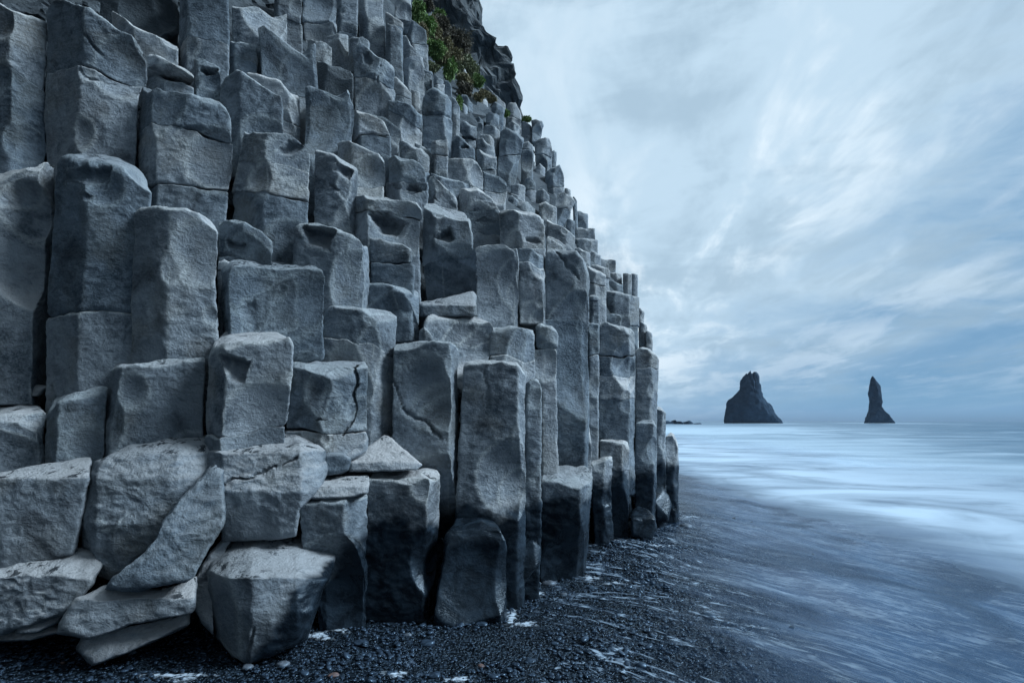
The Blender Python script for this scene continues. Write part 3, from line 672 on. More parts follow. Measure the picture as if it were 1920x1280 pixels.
C('flat topped block column with pale lichened cap and black wet foot', [(1008,896),(1040,899),(1085,905),(1105,896),(1115,890)], [1090], 5.3, 0, ground=True, bl=1018, br=1102, tilt=.17, fr=.04, dep=.62, amp=1.3, chips=3, ft=[('cut',1105,960,(1,-.4,-.1),.02,5.45)])
C('dark sided stub with twisted pale right face near the sea', [(1107,868),(1130,863),(1149,858)], 1132, 6.8, 0, ground=True, bl=1116, br=1150, amp=1.3)
C('block topped column near the sea with smooth pale lower face', [(1123,824),(1135,824),(1168,828),(1181,832)], 1168, 7.0, 0, ground=True, cracks=[(872,880)], tilt=.05)
# lower left blocks
R('thin dark slab at the left photo edge under the broad columns', [(-80,716),(0,715),(45,717),(88,725),(70,742),(-80,742)], [(710,4.9),(722,4.6),(745,4.5)], th=.5, cat='rock slab', name='rock_slab')
C('wide block at the left photo edge with smooth pale top', [(-80,790),(0,782),(60,778),(88,775)], 30, 3.95, 905, br=74, tilt=.16, dep=.9, fr=.05, chips=1, cat='rock block')
C('block with lifted right corner, left of the large square block', [(86,772),(100,758),(125,744),(160,737),(203,727)], 110, 4.0, 900, bl=74, br=184, fr=.03, cat='rock block', chips=1, dr=.1)
C('large square block with thin pale edge and dark left side', [(203,691),(222,684),(240,680),(300,674),(389,667)], 224, 3.98, 880, bl=184, br=384, dr=.12, fr=.022, amp=1.1, cat='rock block', chips=1)
C('pale block with a dark triangular notch in its front', [(386,665),(397,648),(430,639),(500,637),(540,637),(551,652)], 420, 3.85, 860, bl=384, br=536, fr=.035, tilt=.3, ft=[('scoop',437,692,34,32,.10),('groove',[(500,800),(520,780),(537,778)],3,.02)], cat='rock block', chips=1)
C('cube-like block with pale top and an open vertical crack', [(540,683),(600,690),(640,690),(694,686)], 612, 4.05, 860, bl=536, br=690, tilt=.22, dep=.6, cat='rock block', dr=.2, amp=1.3, ft=[('groove',[(668,686),(672,720),(662,765),(645,820)],5,.06),('groove',[(600,786),(622,784)],4,.03)], chips=1)
R('broken wedge stone below the cube-like block', [(602,842),(640,826),(682,806),(688,820),(684,842),(655,862),(640,852),(606,850)], [(800,4.3),(870,4.1)], th=.4)
R('small rounded stone filling the gap between two big pale blocks', [(604,858),(612,847),(640,850),(655,860),(652,880),(630,890),(604,890)], [(840,4.1),(855,4.0),(892,3.98)], th=.4)
R('pyramid shaped pale stone leaning against the cracked column', [(652,868),(690,838),(720,816),(730,820),(760,846),(792,870),(780,880),(700,884),(655,882)], [(812,4.5),(866,4.15),(884,4.12)], th=.4, fr=.02)
C('black wet column with pale streaked face, standing in gravel, centre', [(686,892),(720,896),(780,893),(826,884)], [800], 4.1, 0, ground=True, bl=676, br=818, mat=ROCK, tilt=.05, amp=1.4, chips=2)
C('low black glossy block with wet shining top, right of the centre', [(820,1022),(850,1012),(900,1010),(935,1018),(949,1024)], [935], 3.98, 0, ground=True, bl=814, br=948, tilt=.10, dep=.50, fr=.05, mat=ROCKW, amp=1.0, chips=0)
R('faceted glossy wet chunk at the foot of the slender ridged column', [(952,1100),(950,1060),(975,1030),(1000,1016),(1016,1030),(1012,1062),(992,1085),(975,1115)], [(1010,4.75),(1120,4.6)], th=.35, mat=ROCKW, fr=.02, ft=[('cut',990,1050,(.8,-1,.4),.03),('cut',965,1060,(-.8,-1,.3),.03)])
R('broad pale block with slanting ledge across its front, lower centre', [(388,852),(400,842),(440,826),(530,808),(592,812),(601,832),(608,880),(596,915),(556,952),(553,1000),(500,1010),(418,1014),(412,960),(398,905)],
  [(800,4.25),(846,3.8),(885,3.74),(925,3.66),(1020,3.72)], up=[(385,.12),(412,0),(560,.0),(610,.22)], th=.5, fr=.04, ft=[('groove',[(414,908),(440,893),(470,894),(505,874),(525,872),(556,858)],3,.035),('cut',600,960,(.8,-.5,-.4),.02)], amp=1.4)
R('rounded boulder with a dark hollow face and pale curved scar', [(180,866),(215,848),(245,830),(300,820),(345,817),(395,822),(412,836),(395,868),(350,930),(320,980),(290,1015),(240,1060),(205,1085),(180,1076),(172,1040),(145,1028),(152,960),(160,900)],
  [(812,4.1),(850,3.82),(900,3.70),(985,3.62),(1100,3.72)], up=[(140,.15),(180,0),(330,.0),(415,.12)], th=.55, fr=.05, ft=[('scoop',232,925,62,44,.045)], amp=1.6)
R('long tapering boulder sliding diagonally down to the left', [(384,880),(396,873),(410,886),(413,920),(418,960),(414,990),(395,1020),(367,1078),(352,1090),(300,1098),(262,1112),(205,1106),(215,1086),(262,1056),(295,1015),(305,985),(340,935)],
  [(870,3.72),(1000,3.46),(1085,3.34),(1115,3.34)], th=.5, fr=.03, amp=1.5)
R('wide low ledge of pale topped rock above the gravel, lower left', [(113,1184),(128,1150),(150,1122),(200,1096),(240,1100),(300,1110),(362,1086),(358,1140),(350,1152),(240,1172),(170,1196)],
  [(1085,3.62),(1124,3.40),(1200,3.36)], th=.6, fr=.035, amp=1.4)
R('low foot stone half sunk in gravel under the wide ledge', [(145,1215),(155,1192),(220,1180),(290,1168),(352,1150),(352,1172),(300,1196),(240,1222),(175,1245)], [(1150,3.55),(1250,3.36)], th=.5, fr=.03)
R('smooth rounded block at the left photo edge above the gravel', [(-80,915),(0,888),(60,874),(120,866),(165,861),(170,866),(160,930),(148,1000),(138,1035),(80,1052),(0,1070),(-80,1080)],
  [(860,4.0),(895,3.72),(1080,3.66)], th=.6, fr=.04, amp=1.2)
R('knobbly dark boulder with pale pitted top, lowest at the left edge', [(-80,1080),(0,1066),(80,1046),(140,1033),(178,1044),(181,1060),(160,1100),(120,1150),(60,1172),(0,1185),(-80,1190)],
  [(1030,3.78),(1084,3.5),(1190,3.45)], th=.6, fr=.04, amp=2.0, ft=[('scoop',60,1130,40,24,.05)])
R('small bright wedge stone between the knobbly boulder and the ledge', [(30,1178),(60,1162),(105,1148),(122,1150),(110,1166),(70,1186),(30,1190)], [(1140,3.6),(1190,3.48)], th=.4)
R('dark flat stone at the bottom left corner in the gravel', [(-60,1190),(30,1182),(105,1170),(112,1184),(60,1198),(-60,1204)], [(1165,3.65),(1205,3.5)], th=.4)
R('biggest front boulder with pale top speckled black and a sharp front edge', [(398,1055),(415,1025),(432,1012),(480,1004),(540,1000),(590,1010),(618,1025),(626,1038),(618,1075),(602,1108),(588,1150),(572,1196),(520,1222),(468,1242),(440,1225),(408,1190),(396,1140)],
  [(998,3.98),(1040,3.62),(1084,3.30),(1150,3.26),(1245,3.32)], up=[(395,.22),(430,.08),(474,0),(560,.08),(626,.28)], th=.7, fr=.035, amp=1.3,
  ft=[('cut',430,1150,(-.9,-1,-.1),.015,3.36),('groove',[(474,1180),(466,1240)],3,.02)])
R('narrow sliver of rock hugging the left side of the front boulder', [(432,1000),(436,1012),(408,1045),(396,1080),(392,1130),(400,1185),(380,1165),(360,1130),(366,1086),(395,1040)], [(1000,3.8),(1190,3.5)], th=.5, fr=.03)
C('leaning column with bright wet right side, standing between front boulder and black column', [(553,938),(600,938),(641,938),(689,928)], 641, 3.78, 0, ground=True, bl=596, br=676, tilt=.1, amp=1.3, chips=1, dr=.25)
R('flat cap stone with pitted pale top on the leaning wet column', [(552,922),(575,905),(600,895),(686,893),(690,905),(686,928),(640,936),(556,936)], [(892,4.15),(914,3.84),(938,3.78)], th=.4, fr=.02, cat='rock slab', name='rock_slab')
R('shiny chipped stone at the foot of the columns nearest the sea', [(1226,915),(1240,912),(1252,928),(1257,945),(1250,978),(1230,975),(1226,950)], [(910,8.25),(940,8.0),(980,8.0)], th=.6, mat=ROCKW, fr=.03, ft=[('cut',1242,940,(.6,-1,.5),.05)])
R('black glossy boulder in the swash left of the sea columns', [(1182,962),(1196,950),(1215,956),(1226,970),(1230,990),(1222,1012),(1205,1016),(1184,1004)], [(948,7.5),(972,7.05),(1018,7.0)], th=.6, mat=ROCKW, fr=.04)
# upper right of the skyline: short broken columns
for lab, top, r, dd, vb, bl, br in [
 ('dark leaning block balanced on top of the skyline', [(995,226),(1003,223),(1014,224),(1021,232)], 1012, 14.2, 264, 996, 1010),
 ('slab-like rock column left of the balanced skyline block', [(977,226),(984,227),(994,233),(1002,244)], 993, 14.3, 330, 979, 1002),
 ('tall weathered skyline rock with scarred face under the notch', [(948,200),(956,190),(966,190),(977,212)], 962, 13.6, 330, 946, 980),
 ('big boulder-like column below the top of the skyline notch', [(914,204),(924,191),(936,194),(949,206)], 932, 12.4, 245, 917, 944),
 ('angular rock left of the big boulder-like column', [(889,206),(897,186),(906,180),(917,192)], 907, 12.0, 250, 893, 915),
 ('grey slab dipping under the dark cliff edge', [(903,172),(912,160),(926,172),(950,196)], 925, 14.2, 260, 906, 948),
 ('rugged skyline rock block under the balanced one', [(1002,266),(1016,256),(1030,258),(1037,276)], 1026, 13.2, 340, 1002, 1036),
 ('small crumbly lump stuck on the skyline edge', [(1033,284),(1038,282),(1043,286)], 1040, 13.6, 330, 1032, 1042),
 ('pale upright rock under the grass, left of a dark tuft', [(859,184),(866,177),(874,178),(887,196)], 878, 10.6, 300, 860, 889),
 ('small tilted rock right of the pale upright one', [(880,180),(886,176),(894,190)], 889, 11.4, 280, 883, 896),
 ('grey slab half hidden in the grass of the ledge', [(834,108),(846,110),(857,124)], 850, 12.0, 230, 836, 857),
 ('slanting slab below the dark grass tuft', [(858,124),(868,126),(880,144),(890,162)], 874, 12.4, 250, 860, 891),
 ('grey stone right of the slanting slab', [(886,150),(896,156),(905,168)], 899, 12.9, 250, 888, 905),
 ('dark sided block with pale sloping top, upper right slope', [(858,232),(866,224),(876,228),(894,238)], 880, 9.2, 330, 860, 892),
 ('column-like rock right of the pale sloping top', [(886,220),(897,217),(906,226)], 900, 10.2, 320, 887, 907),
 ('blocky rock left of the head of the leaning column', [(905,238),(912,233),(926,234),(937,244)], 928, 9.7, 360, 906, 938),
 ('dark short stone under the blocky rock', [(897,254),(906,249),(918,252),(928,262)], 918, 9.0, 330, 897, 928),
 ('crumbled stones nestled above the small square column', [(893,262),(904,258),(918,270),(929,282)], 912, 8.5, 330, 894, 928),
 ('jagged rock left of the six-sided skyline column', [(1001,318),(1012,306),(1023,314)], 1014, 11.9, 400, 1002, 1024),
 ('tilted splinter of rock beside the pointed small column', [(1006,356),(1014,350),(1022,356),(1031,370)], 1021, 10.4, 430, 1008, 1030),
 ('upright stub between the green strip and the rounded crown column', [(862,196),(870,192),(880,200)], 874, 9.8, 300, 862, 880),
 ('small column under the angular rock, beside the knobbly head', [(912,212),(922,208),(938,214)], 930, 11.0, 330, 912, 938),
 ('slim column behind the head of the leaning column', [(950,232),(960,226),(974,234)], 966, 12.8, 330, 950, 974),
 ('high pale slab in the gully left of the big turf cushion', [(800,70),(812,66),(828,78)], 818, 12.2, 200, 800, 828),
 ('small upright stone at the foot of the bright green clump', [(786,78),(794,74),(804,82)], 798, 10.6, 200, 786, 804),
 ('rock step between the turf cushion and the dark cliff', [(868,100),(878,104),(890,122)], 882, 14.6, 220, 868, 890),
 ('little stone step under the yellow-green tuft', [(884,128),(896,136),(908,150)], 898, 14.4, 230, 884, 910)]:
    C(lab, top, r, dd, vb, bl=bl, br=br, chips=3, amp=1.6, cat='rock')
# ------------------------------------------------------------------ the darker rough cliff above the grass
def polyrock(label, out, D, th, amp, freqs, mat, res, fr, name, cat, kind=None, seed=1, prof=None):
    P = resample(np.array(out, float), len(out), res/D*F, 0); P = smooth_ring(P, 1)
    n = len(P); c = P.mean(0); ext = float(np.mean(np.linalg.norm(P-c, axis=1))); K = max(5, int(ext/(res/D*F)))
    rings = []
    Ms = max(3, int(th/(res*2)))
    for s in (.2, .4, .6): rings.append((c+(P-c)*s, th))
    for k in range(Ms, 0, -1): rings.append((c+(P-c)*(1-.35*(k/Ms)**1.6) if D > 100 else P, th*k/Ms))
    for k in range(K):
        s = 1-k/K; rings.append((c+(P-c)*s, -fr*(1-s**2.2)))
    V = np.vstack([np.column_stack([X_(q[:,0], D+0*q[:,0]), D+0*q[:,0]+d, Z_(q[:,1], D+0*q[:,0])]) for q, d in rings])
    m = len(rings); V = np.vstack([V, V[-n:].mean(0), V[:n].mean(0)])
    for f_, a in freqs: V += vnoise(V, f_, seed+f_)*a*amp
    i = np.arange(n); j = (i+1) % n
    Q = np.concatenate([np.stack([r_*n+i, r_*n+j, (r_+1)*n+j, (r_+1)*n+i], 1) for r_ in range(m-1)])
    Tt = np.stack([(m-1)*n+i, (m-1)*n+j, np.full(n, m*n)], 1); Tb = np.stack([j, i, np.full(n, m*n+1)], 1)
    o = mesh_obj(name, V, Q, mat, None, tris=np.concatenate([Tt, Tb]), smooth=False)
    if kind: tag(o, kind=kind)
    else: tag(o, label, cat)
    return o
polyrock(None, [(700,-500),(860,-500),(880,-200),(872,-80),(888,0),(899,14),(901,34),(910,60),(912,82),(922,98),(924,112),(932,130),(930,150),(934,166),(932,182),(950,205),(975,240),(860,320),(740,200)], 19.0, 6.0, 1.0,
         [(.35,.6),(1.3,.34),(3.2,.13),(8.0,.05)], ROCKF, .11, 1.2, 'rock_face', 'cliff', kind='structure', seed=5)

# ------------------------------------------------------------------ sea stacks and far skerries
DS = 385.0
polyrock('broad dark sea stack with two horns on its summit, standing left in the sea', [(1357,797),(1357,778),(1361,764),(1361,757),(1365,750),(1380,737),(1386,731),(1388,722),(1391,712),(1396,706),(1400,702),(1403,704),(1404,698),(1407,695),(1409,701),(1412,702),(1414,698),(1420,697),(1424,702),(1425,715),(1428,722),(1431,735),(1434,745),(1438,752),(1446,760),(1452,775),(1460,785),(1464,792),(1468,799)],
         DS, 10, 1.0, [(.05,.8),(.17,.7),(.5,.4)], STACK, .5, 9, 'sea_stack', 'sea stack', seed=2)
polyrock('slim dark sea stack leaning left like a tooth, standing right in the sea', [(1621,799),(1624,789),(1631,776),(1634,757),(1635,741),(1631,729),(1632,719),(1635,710),(1637,705),(1640,709),(1645,715),(1650,724),(1651,735),(1653,748),(1652,762),(1658,771),(1666,782),(1677,794),(1682,799)],
         DS+10, 5, 1.0, [(.06,.3),(.2,.45),(.6,.3)], STACK, .45, 4, 'sea_stack', 'sea stack', seed=8)
for lab, out in [('low far headland tongue touching the last column', [(1225,797),(1238,788),(1252,788),(1262,792),(1270,797)]),
                 ('pointed little skerry, tallest of the far low rocks', [(1262,797),(1264,789),(1266,785),(1268,789),(1271,792),(1272,797)]),
                 ('rounded skerry right of the pointed one', [(1270,797),(1272,790),(1275,788),(1280,792),(1283,797)]),
                 ('widest hump-backed skerry of the far low rocks', [(1280,797),(1286,790),(1292,789),(1298,792),(1304,797)]),
                 ('low round skerry, rightmost of the far low rocks', [(1303,799),(1306,793),(1313,792),(1318,799)])]:
    polyrock(lab, out, 300.0, 8, .5, [(.2,.7),(.6,.35)], STACK, .6, 3, 'skerry', 'far rock', seed=len(lab))

# ------------------------------------------------------------------ beach, wash and sea
SEA = -0.5
def beach_z(x, y):
    s = np.clip((x-1.4-.02*y), 0, None)
    return -np.minimum(s*.105, .9)+.05*noise3(np.column_stack([x*.55, y*.55, 0*x]))+.020*noise3(np.column_stack([x*2.1, y*2.1, 0*x+5]))+.10*np.clip(-x-.2, 0, 1.2)*0
def ground():
    xs = np.concatenate([np.arange(-60,-7,2.5), np.arange(-7, 9, .06), np.arange(9, 60, 1.5)])
    ys = np.concatenate([np.arange(-20, 1.5, 1.0), np.arange(1.5, 14, .06), np.arange(14, 90, 2.0)])
    gx, gy = np.meshgrid(xs, ys); V = np.column_stack([gx.ravel(), gy.ravel(), beach_z(gx.ravel(), gy.ravel())])
    V[:,2] += .012*noise3(V*np.array([14,14,1]))*(np.abs(V[:,0]) < 9)
    I = np.arange(len(V)).reshape(gx.shape)
    Q = np.stack([I[:-1,:-1].ravel(), I[:-1,1:].ravel(), I[1:,1:].ravel(), I[1:,:-1].ravel()], 1)
    m, N = mat_new('black_wet_gravel')
    pos = N.n('ShaderNodeNewGeometry').outputs['Position']
    vo = N.n('ShaderNodeTexVoronoi', ins={'Vector': pos, 'Scale': 42.0}); vo2 = N.n('ShaderNodeTexVoronoi', ins={'Vector': pos, 'Scale': 95.0})
    hsh = N.n('ShaderNodeSeparateColor', ins={0: vo.outputs['Color']}).outputs[0]
    c = N.mix(N.rng(hsh, .55, 1.0), (.003,.005,.008), (.02,.032,.048))
    h = N.m('ADD', N.m('MULTIPLY', vo.outputs['Distance'], -1.0), N.m('MULTIPLY', vo2.outputs['Distance'], -.5))
    b = N.n('ShaderNodeBump', ins={'Strength': 1.0, 'Distance': .02, 'Height': h})
    bs = N.n('ShaderNodeBsdfPrincipled', ins={'Base Color': c, 'Roughness': N.rng(hsh, 0, 1, .16, .45), 'Normal': b.outputs[0]}); bs.inputs['Specular Tint'].default_value = (.5, .75, 1, 1)
    N.n('ShaderNodeOutputMaterial', ins={0: bs})
    tag(mesh_obj('beach', V, Q, m), kind='structure')
ground()

def flow_coords(N, ang, sx, sy):
    pos = N.n('ShaderNodeNewGeometry').outputs['Position']
    w = N.noise(pos, .28, 2, .5, 0.0, out=1)
    wv = N.n('ShaderNodeVectorMath', operation='MULTIPLY_ADD', ins={0: w}); wv.inputs[1].default_value = (1.3, 1.3, 0)
    N.t.links.new(pos, wv.inputs[2])
    r = N.n('ShaderNodeVectorRotate', rotation_type='Z_AXIS', ins={0: wv.outputs[0]}); r.inputs['Angle'].default_value = ang
    mp = N.n('ShaderNodeMapping', ins={0: r.outputs[0]}); mp.inputs['Scale'].default_value = (sx, sy, 1)
    return pos, mp.outputs[0]

SHORE = 6.6
def wash():
    """the thin sheet of running water and foam, blurred by time, lying over the gravel and running out over the sea's edge"""
    xs = np.concatenate([np.arange(-3.2, 9.0, .07), np.geomspace(9.05, 34, 90)]); ys = np.concatenate([np.arange(1.2, 20, .08), np.geomspace(20.1, 120, 90)])
    gx, gy = np.meshgrid(xs, ys); x, y = gx.ravel(), gy.ravel()
    V = np.column_stack([x, y, beach_z(x, y)])
    lv = -.010+.060/(1+np.exp(-(x-1.05-.10*(y-4))*1.3))
    V[:,2] += lv+.010*noise3(np.column_stack([x*1.1, y*1.1, 0*x+9]))
    V[:,2] = np.maximum(V[:,2], SEA+.11+.03*noise3(np.column_stack([x*.25, y*.2, 0*x+2])))
    I = np.arange(len(V)).reshape(gx.shape)
    Q = np.stack([I[:-1,:-1].ravel(), I[:-1,1:].ravel(), I[1:,1:].ravel(), I[1:,:-1].ravel()], 1)
    m, N = mat_new('swash_water')
    pos, fc = flow_coords(N, math.radians(42), .26, 3.2)
    sp = N.n('ShaderNodeSeparateXYZ', ins={0: pos}); px, py = sp.outputs[0], sp.outputs[1]
    s1 = N.noise(fc, 1.0, 6, .62, .6); s2 = N.noise(fc, 6.5, 6, .7, 1.0)
    mp2 = N.n('ShaderNodeMapping', ins={0: fc}); mp2.inputs['Scale'].default_value = (3.4, .75, 1)
    s3 = N.noise(mp2.outputs[0], 7.0, 5, .7, .9)
    q1 = N.noise(pos, .55, 4, .55, 1.2)
    mpt = N.n('ShaderNodeMapping', ins={0: fc}); mpt.inputs['Scale'].default_value = (.9, .34, 1)
    tr = N.noise(mpt.outputs[0], 1.7, 5, .55, .8)
    trail = N.m('MAXIMUM', N.rng(N.m('ABSOLUTE', N.m('SUBTRACT', tr, .50)), .0, .026, 1.0, 0.0), N.rng(N.m('ABSOLUTE', N.m('SUBTRACT', tr, .60)), .0, .018, .9, 0.0))
    trail = N.m('MULTIPLY', trail, N.rng(s3, .38, .62))
    sea = N.m('SUBTRACT', N.m('ADD', px, N.m('MULTIPLY', N.m('MAXIMUM', N.m('SUBTRACT', py, 3.0), 0.0), -.26)), 0.75)
    sea = N.m('ADD', sea, N.m('MULTIPLY', N.m('SUBTRACT', s1, .5), 1.6))
    sw = N.rng(sea, -.2, 1.9)
    f = N.m('ADD', N.m('MULTIPLY', s1, .36), N.m('ADD', N.m('MULTIPLY', s2, .34), N.m('MULTIPLY', s3, .30)))
    foam = N.rng(f, .43, .66)
    speck = N.rng(s3, .53, .68)
    inner = N.m('MULTIPLY', N.rng(sea, -3.2, .2), N.m('SUBTRACT', 1.0, sw))
    foam1 = N.m('MULTIPLY', N.m('MULTIPLY', foam, N.rng(q1, .35, .62, .25, 1.0)), N.m('ADD', N.m('MULTIPLY', inner, N.m('MULTIPLY', speck, 1.5)), N.m('MULTIPLY', sw, N.m('ADD', .16, N.m('MULTIPLY', N.rng(s3, .40, .65), .36)))))
    foam1 = N.m('MAXIMUM', foam1, N.m('MULTIPLY', trail, N.m('MULTIPLY', N.rng(sea, -2.4, -.4), N.m('SUBTRACT', .85, N.m('MULTIPLY', sw, .40)))), None, True)
    # the broad milky surf, beginning where the beach meets the sea
    w4 = N.noise(pos, .16, 3, .5)
    edge = N.m('ADD', px, N.m('ADD', N.m('MULTIPLY', N.m('SUBTRACT', s1, .5), 1.1), N.m('MULTIPLY', N.m('SUBTRACT', w4, .5), 4.0)))
    surf = N.rng(edge, SHORE-1.3, SHORE+1.5)
    mp5 = N.n('ShaderNodeMapping', ins={0: pos}); mp5.inputs['Scale'].default_value = (.16, .26, 1); mp5.inputs['Rotation'].default_value = (0, 0, math.radians(35))
    soft = N.noise(mp5.outputs[0], 1.0, 5, .5, .9)
    milk = N.m('MULTIPLY', surf, N.rng(soft, .30, .60, .52, 1.0))
    foam = N.m('MAXIMUM', foam1, milk, None, True)
    out_ = N.m('SUBTRACT', px, N.m('ADD', 11.0, N.m('MULTIPLY', py, .10)))
    outer = N.m('MULTIPLY', N.rng(N.m('ADD', out_, N.m('MULTIPLY', N.m('SUBTRACT', soft, .5), 14.0)), -2.0, 9.0, 1.0, 0.0), N.rng(py, 60, 110, 1.0, 0.0))
    outer = N.m('MULTIPLY', outer, N.rng(px, 24, 33, 1.0, 0.0))
    alpha = N.m('MAXIMUM', N.m('MULTIPLY', foam, .95), N.m('MULTIPLY', sw, N.rng(q1, .3, .65, .48, .88)), None, True)
    alpha = N.m('MULTIPLY', alpha, outer)
    col = N.mix(foam, (.005,.050,.135), (.55,.69,.82))
    bmp = N.n('ShaderNodeBump', ins={'Strength': .3, 'Distance': .02, 'Height': f})
    bs = N.n('ShaderNodeBsdfPrincipled', ins={'Base Color': col, 'Roughness': N.m('ADD', .24, N.m('MULTIPLY', foam, .4)), 'Normal': bmp.outputs[0], 'Alpha': alpha})
    N.n('ShaderNodeOutputMaterial', ins={0: bs})
    tag(mesh_obj('swash', V, Q, m), kind='structure')
wash()

def sea():
    r = np.concatenate([np.linspace(5.2, 30, 90), np.geomspace(30.5, 9000, 110)])
    xs_t = np.linspace(-1, 1, 220)
    rows = []
    for y in r:
        hw = 20+y*1.3; x = xs_t*hw+y*.35+8; rows.append(np.column_stack([x, np.full(len(x), y-3.5), np.zeros(len(x))]))
    V = np.vstack(rows)
    d = np.clip(V[:,0]-5.4, -6, 60)
    V[:,2] = SEA-.10+.05*np.clip(d, -2, 3)+np.clip(d/14, 0, 1)*(.16*noise3(np.column_stack([V[:,0]*.10, V[:,1]*.16, 0*d]))+.07*noise3(np.column_stack([V[:,0]*.3, V[:,1]*.5, 0*d])))*(V[:,1] < 400)
    V[:,2] = np.where(V[:,1] > 300, SEA, np.minimum(V[:,2], np.where((V[:,1] < 125) & (V[:,0] < 36), SEA+.05, SEA+.25)))
    I = np.arange(len(V)).reshape(len(r), len(xs_t))
    Q = np.stack([I[:-1,:-1].ravel(), I[:-1,1:].ravel(), I[1:,1:].ravel(), I[1:,:-1].ravel()], 1)
    m, N = mat_new('long_exposure_sea')
    pos = N.n('ShaderNodeNewGeometry').outputs['Position']
    sp = N.n('ShaderNodeSeparateXYZ', ins={0: pos}); px, py = sp.outputs[0], sp.outputs[1]
    mp = N.n('ShaderNodeMapping', ins={0: pos}); mp.inputs['Scale'].default_value = (.06, .16, 1); mp.inputs['Rotation'].default_value = (0, 0, math.radians(14))
    a = N.noise(mp.outputs[0], 1.3, 5, .5, .7)
    mp2 = N.n('ShaderNodeMapping', ins={0: pos}); mp2.inputs['Scale'].default_value = (.012, .06, 1)
    b = N.noise(mp2.outputs[0], 1.2, 6, .55, .4)
    reach = N.m('SUBTRACT', px, N.m('ADD', 9.0, N.m('MULTIPLY', py, .38)))       # metres outside the surf belt
    rel = N.m('DIVIDE', reach, N.m('ADD', 8.0, N.m('MULTIPLY', py, .22)))
    belt = N.rng(N.m('ADD', rel, N.m('MULTIPLY', N.m('SUBTRACT', a, .5), 2.6)), -.4, 1.5, 1.0, 0.0)
    belt = N.m('MULTIPLY', belt, N.rng(py, 90, 330, 1.0, .12))
    streak = N.m('MULTIPLY', N.rng(N.m('ADD', N.m('MULTIPLY', b, .6), N.m('MULTIPLY', a, .4)), .50, .66), .40)
    foam = N.m('MAXIMUM', N.m('MULTIPLY', belt, N.rng(b, .3, .6, .6, 1.0)), streak, None, True)
    for sx_, sy_ in ((173, 380), (272, 390)):        # surf breaking round the stacks
        dd = N.m('SQRT', N.m('ADD', N.m('POWER', N.m('SUBTRACT', px, sx_), 2.0), N.m('POWER', N.m('MULTIPLY', N.m('SUBTRACT', py, sy_), .6), 2.0)))
        foam = N.m('MAXIMUM', foam, N.m('MULTIPLY', N.rng(N.m('ADD', dd, N.m('MULTIPLY', b, 30.0)), 30, 62, 1.0, 0.0), .95))
    mp3 = N.n('ShaderNodeMapping', ins={0: pos}); mp3.inputs['Scale'].default_value = (.3, 1.4, 1); mp3.inputs['Rotation'].default_value = (0, 0, math.radians(12))
    ch = N.noise(mp3.outputs[0], 1.0, 5, .6, .5)
    col = N.mix(foam, N.mix(N.rng(ch, .35, .65), (.016,.082,.155), (.035,.13,.22)), (.48,.62,.73))
    bmp = N.n('ShaderNodeBump', ins={'Strength': .5, 'Distance': .12, 'Height': N.m('ADD', a, N.m('MULTIPLY', ch, .5))})
    bs = N.n('ShaderNodeBsdfPrincipled', ins={'Base Color': col, 'Roughness': N.m('ADD', .35, N.m('MULTIPLY', foam, .4)), 'Normal': bmp.outputs[0]})
    N.n('ShaderNodeOutputMaterial', ins={0: bs})
    tag(mesh_obj('sea', V, Q, m), kind='structure')
sea()

# ------------------------------------------------------------------ pebbles
def pebble_material(name, c1, c2, ro=.22):
    m, N = mat_new(name)
    pos = N.n('ShaderNodeNewGeometry'); ri = pos.outputs['Random Per Island']
    c = N.mix(N.rng(ri, 0, 1, 0, 1, False), c1, c2)
    nn = N.noise(pos.outputs['Position'], 60, 3, .6)
    c = N.mix(N.rng(nn, .4, .7), c, tuple(x*1.8 for x in c2))
    bs = N.n('ShaderNodeBsdfPrincipled', ins={'Base Color': c, 'Roughness': N.m('ADD', ro, N.m('MULTIPLY', ri, .2))}); bs.inputs['Specular Tint'].default_value = (.5, .75, 1, 1)
    N.n('ShaderNodeOutputMaterial', ins={0: bs}); return m
PEB = pebble_material('dark_wet_pebble', (.004,.006,.010), (.024,.038,.058), .12)
PEBR = pebble_material('reddish_pebble', (.075,.045,.038), (.095,.060,.05), .35)
PEBG = pebble_material('grey_pebble', (.06,.075,.09), (.085,.10,.12), .3)
import bmesh
def ico(sub):
    b = bmesh.new(); bmesh.ops.create_icosphere(b, subdivisions=sub, radius=1)
    v = np.array([x.co[:] for x in b.verts]); f = np.array([[x.index for x in p.verts] for p in b.faces]); b.free(); return v, f
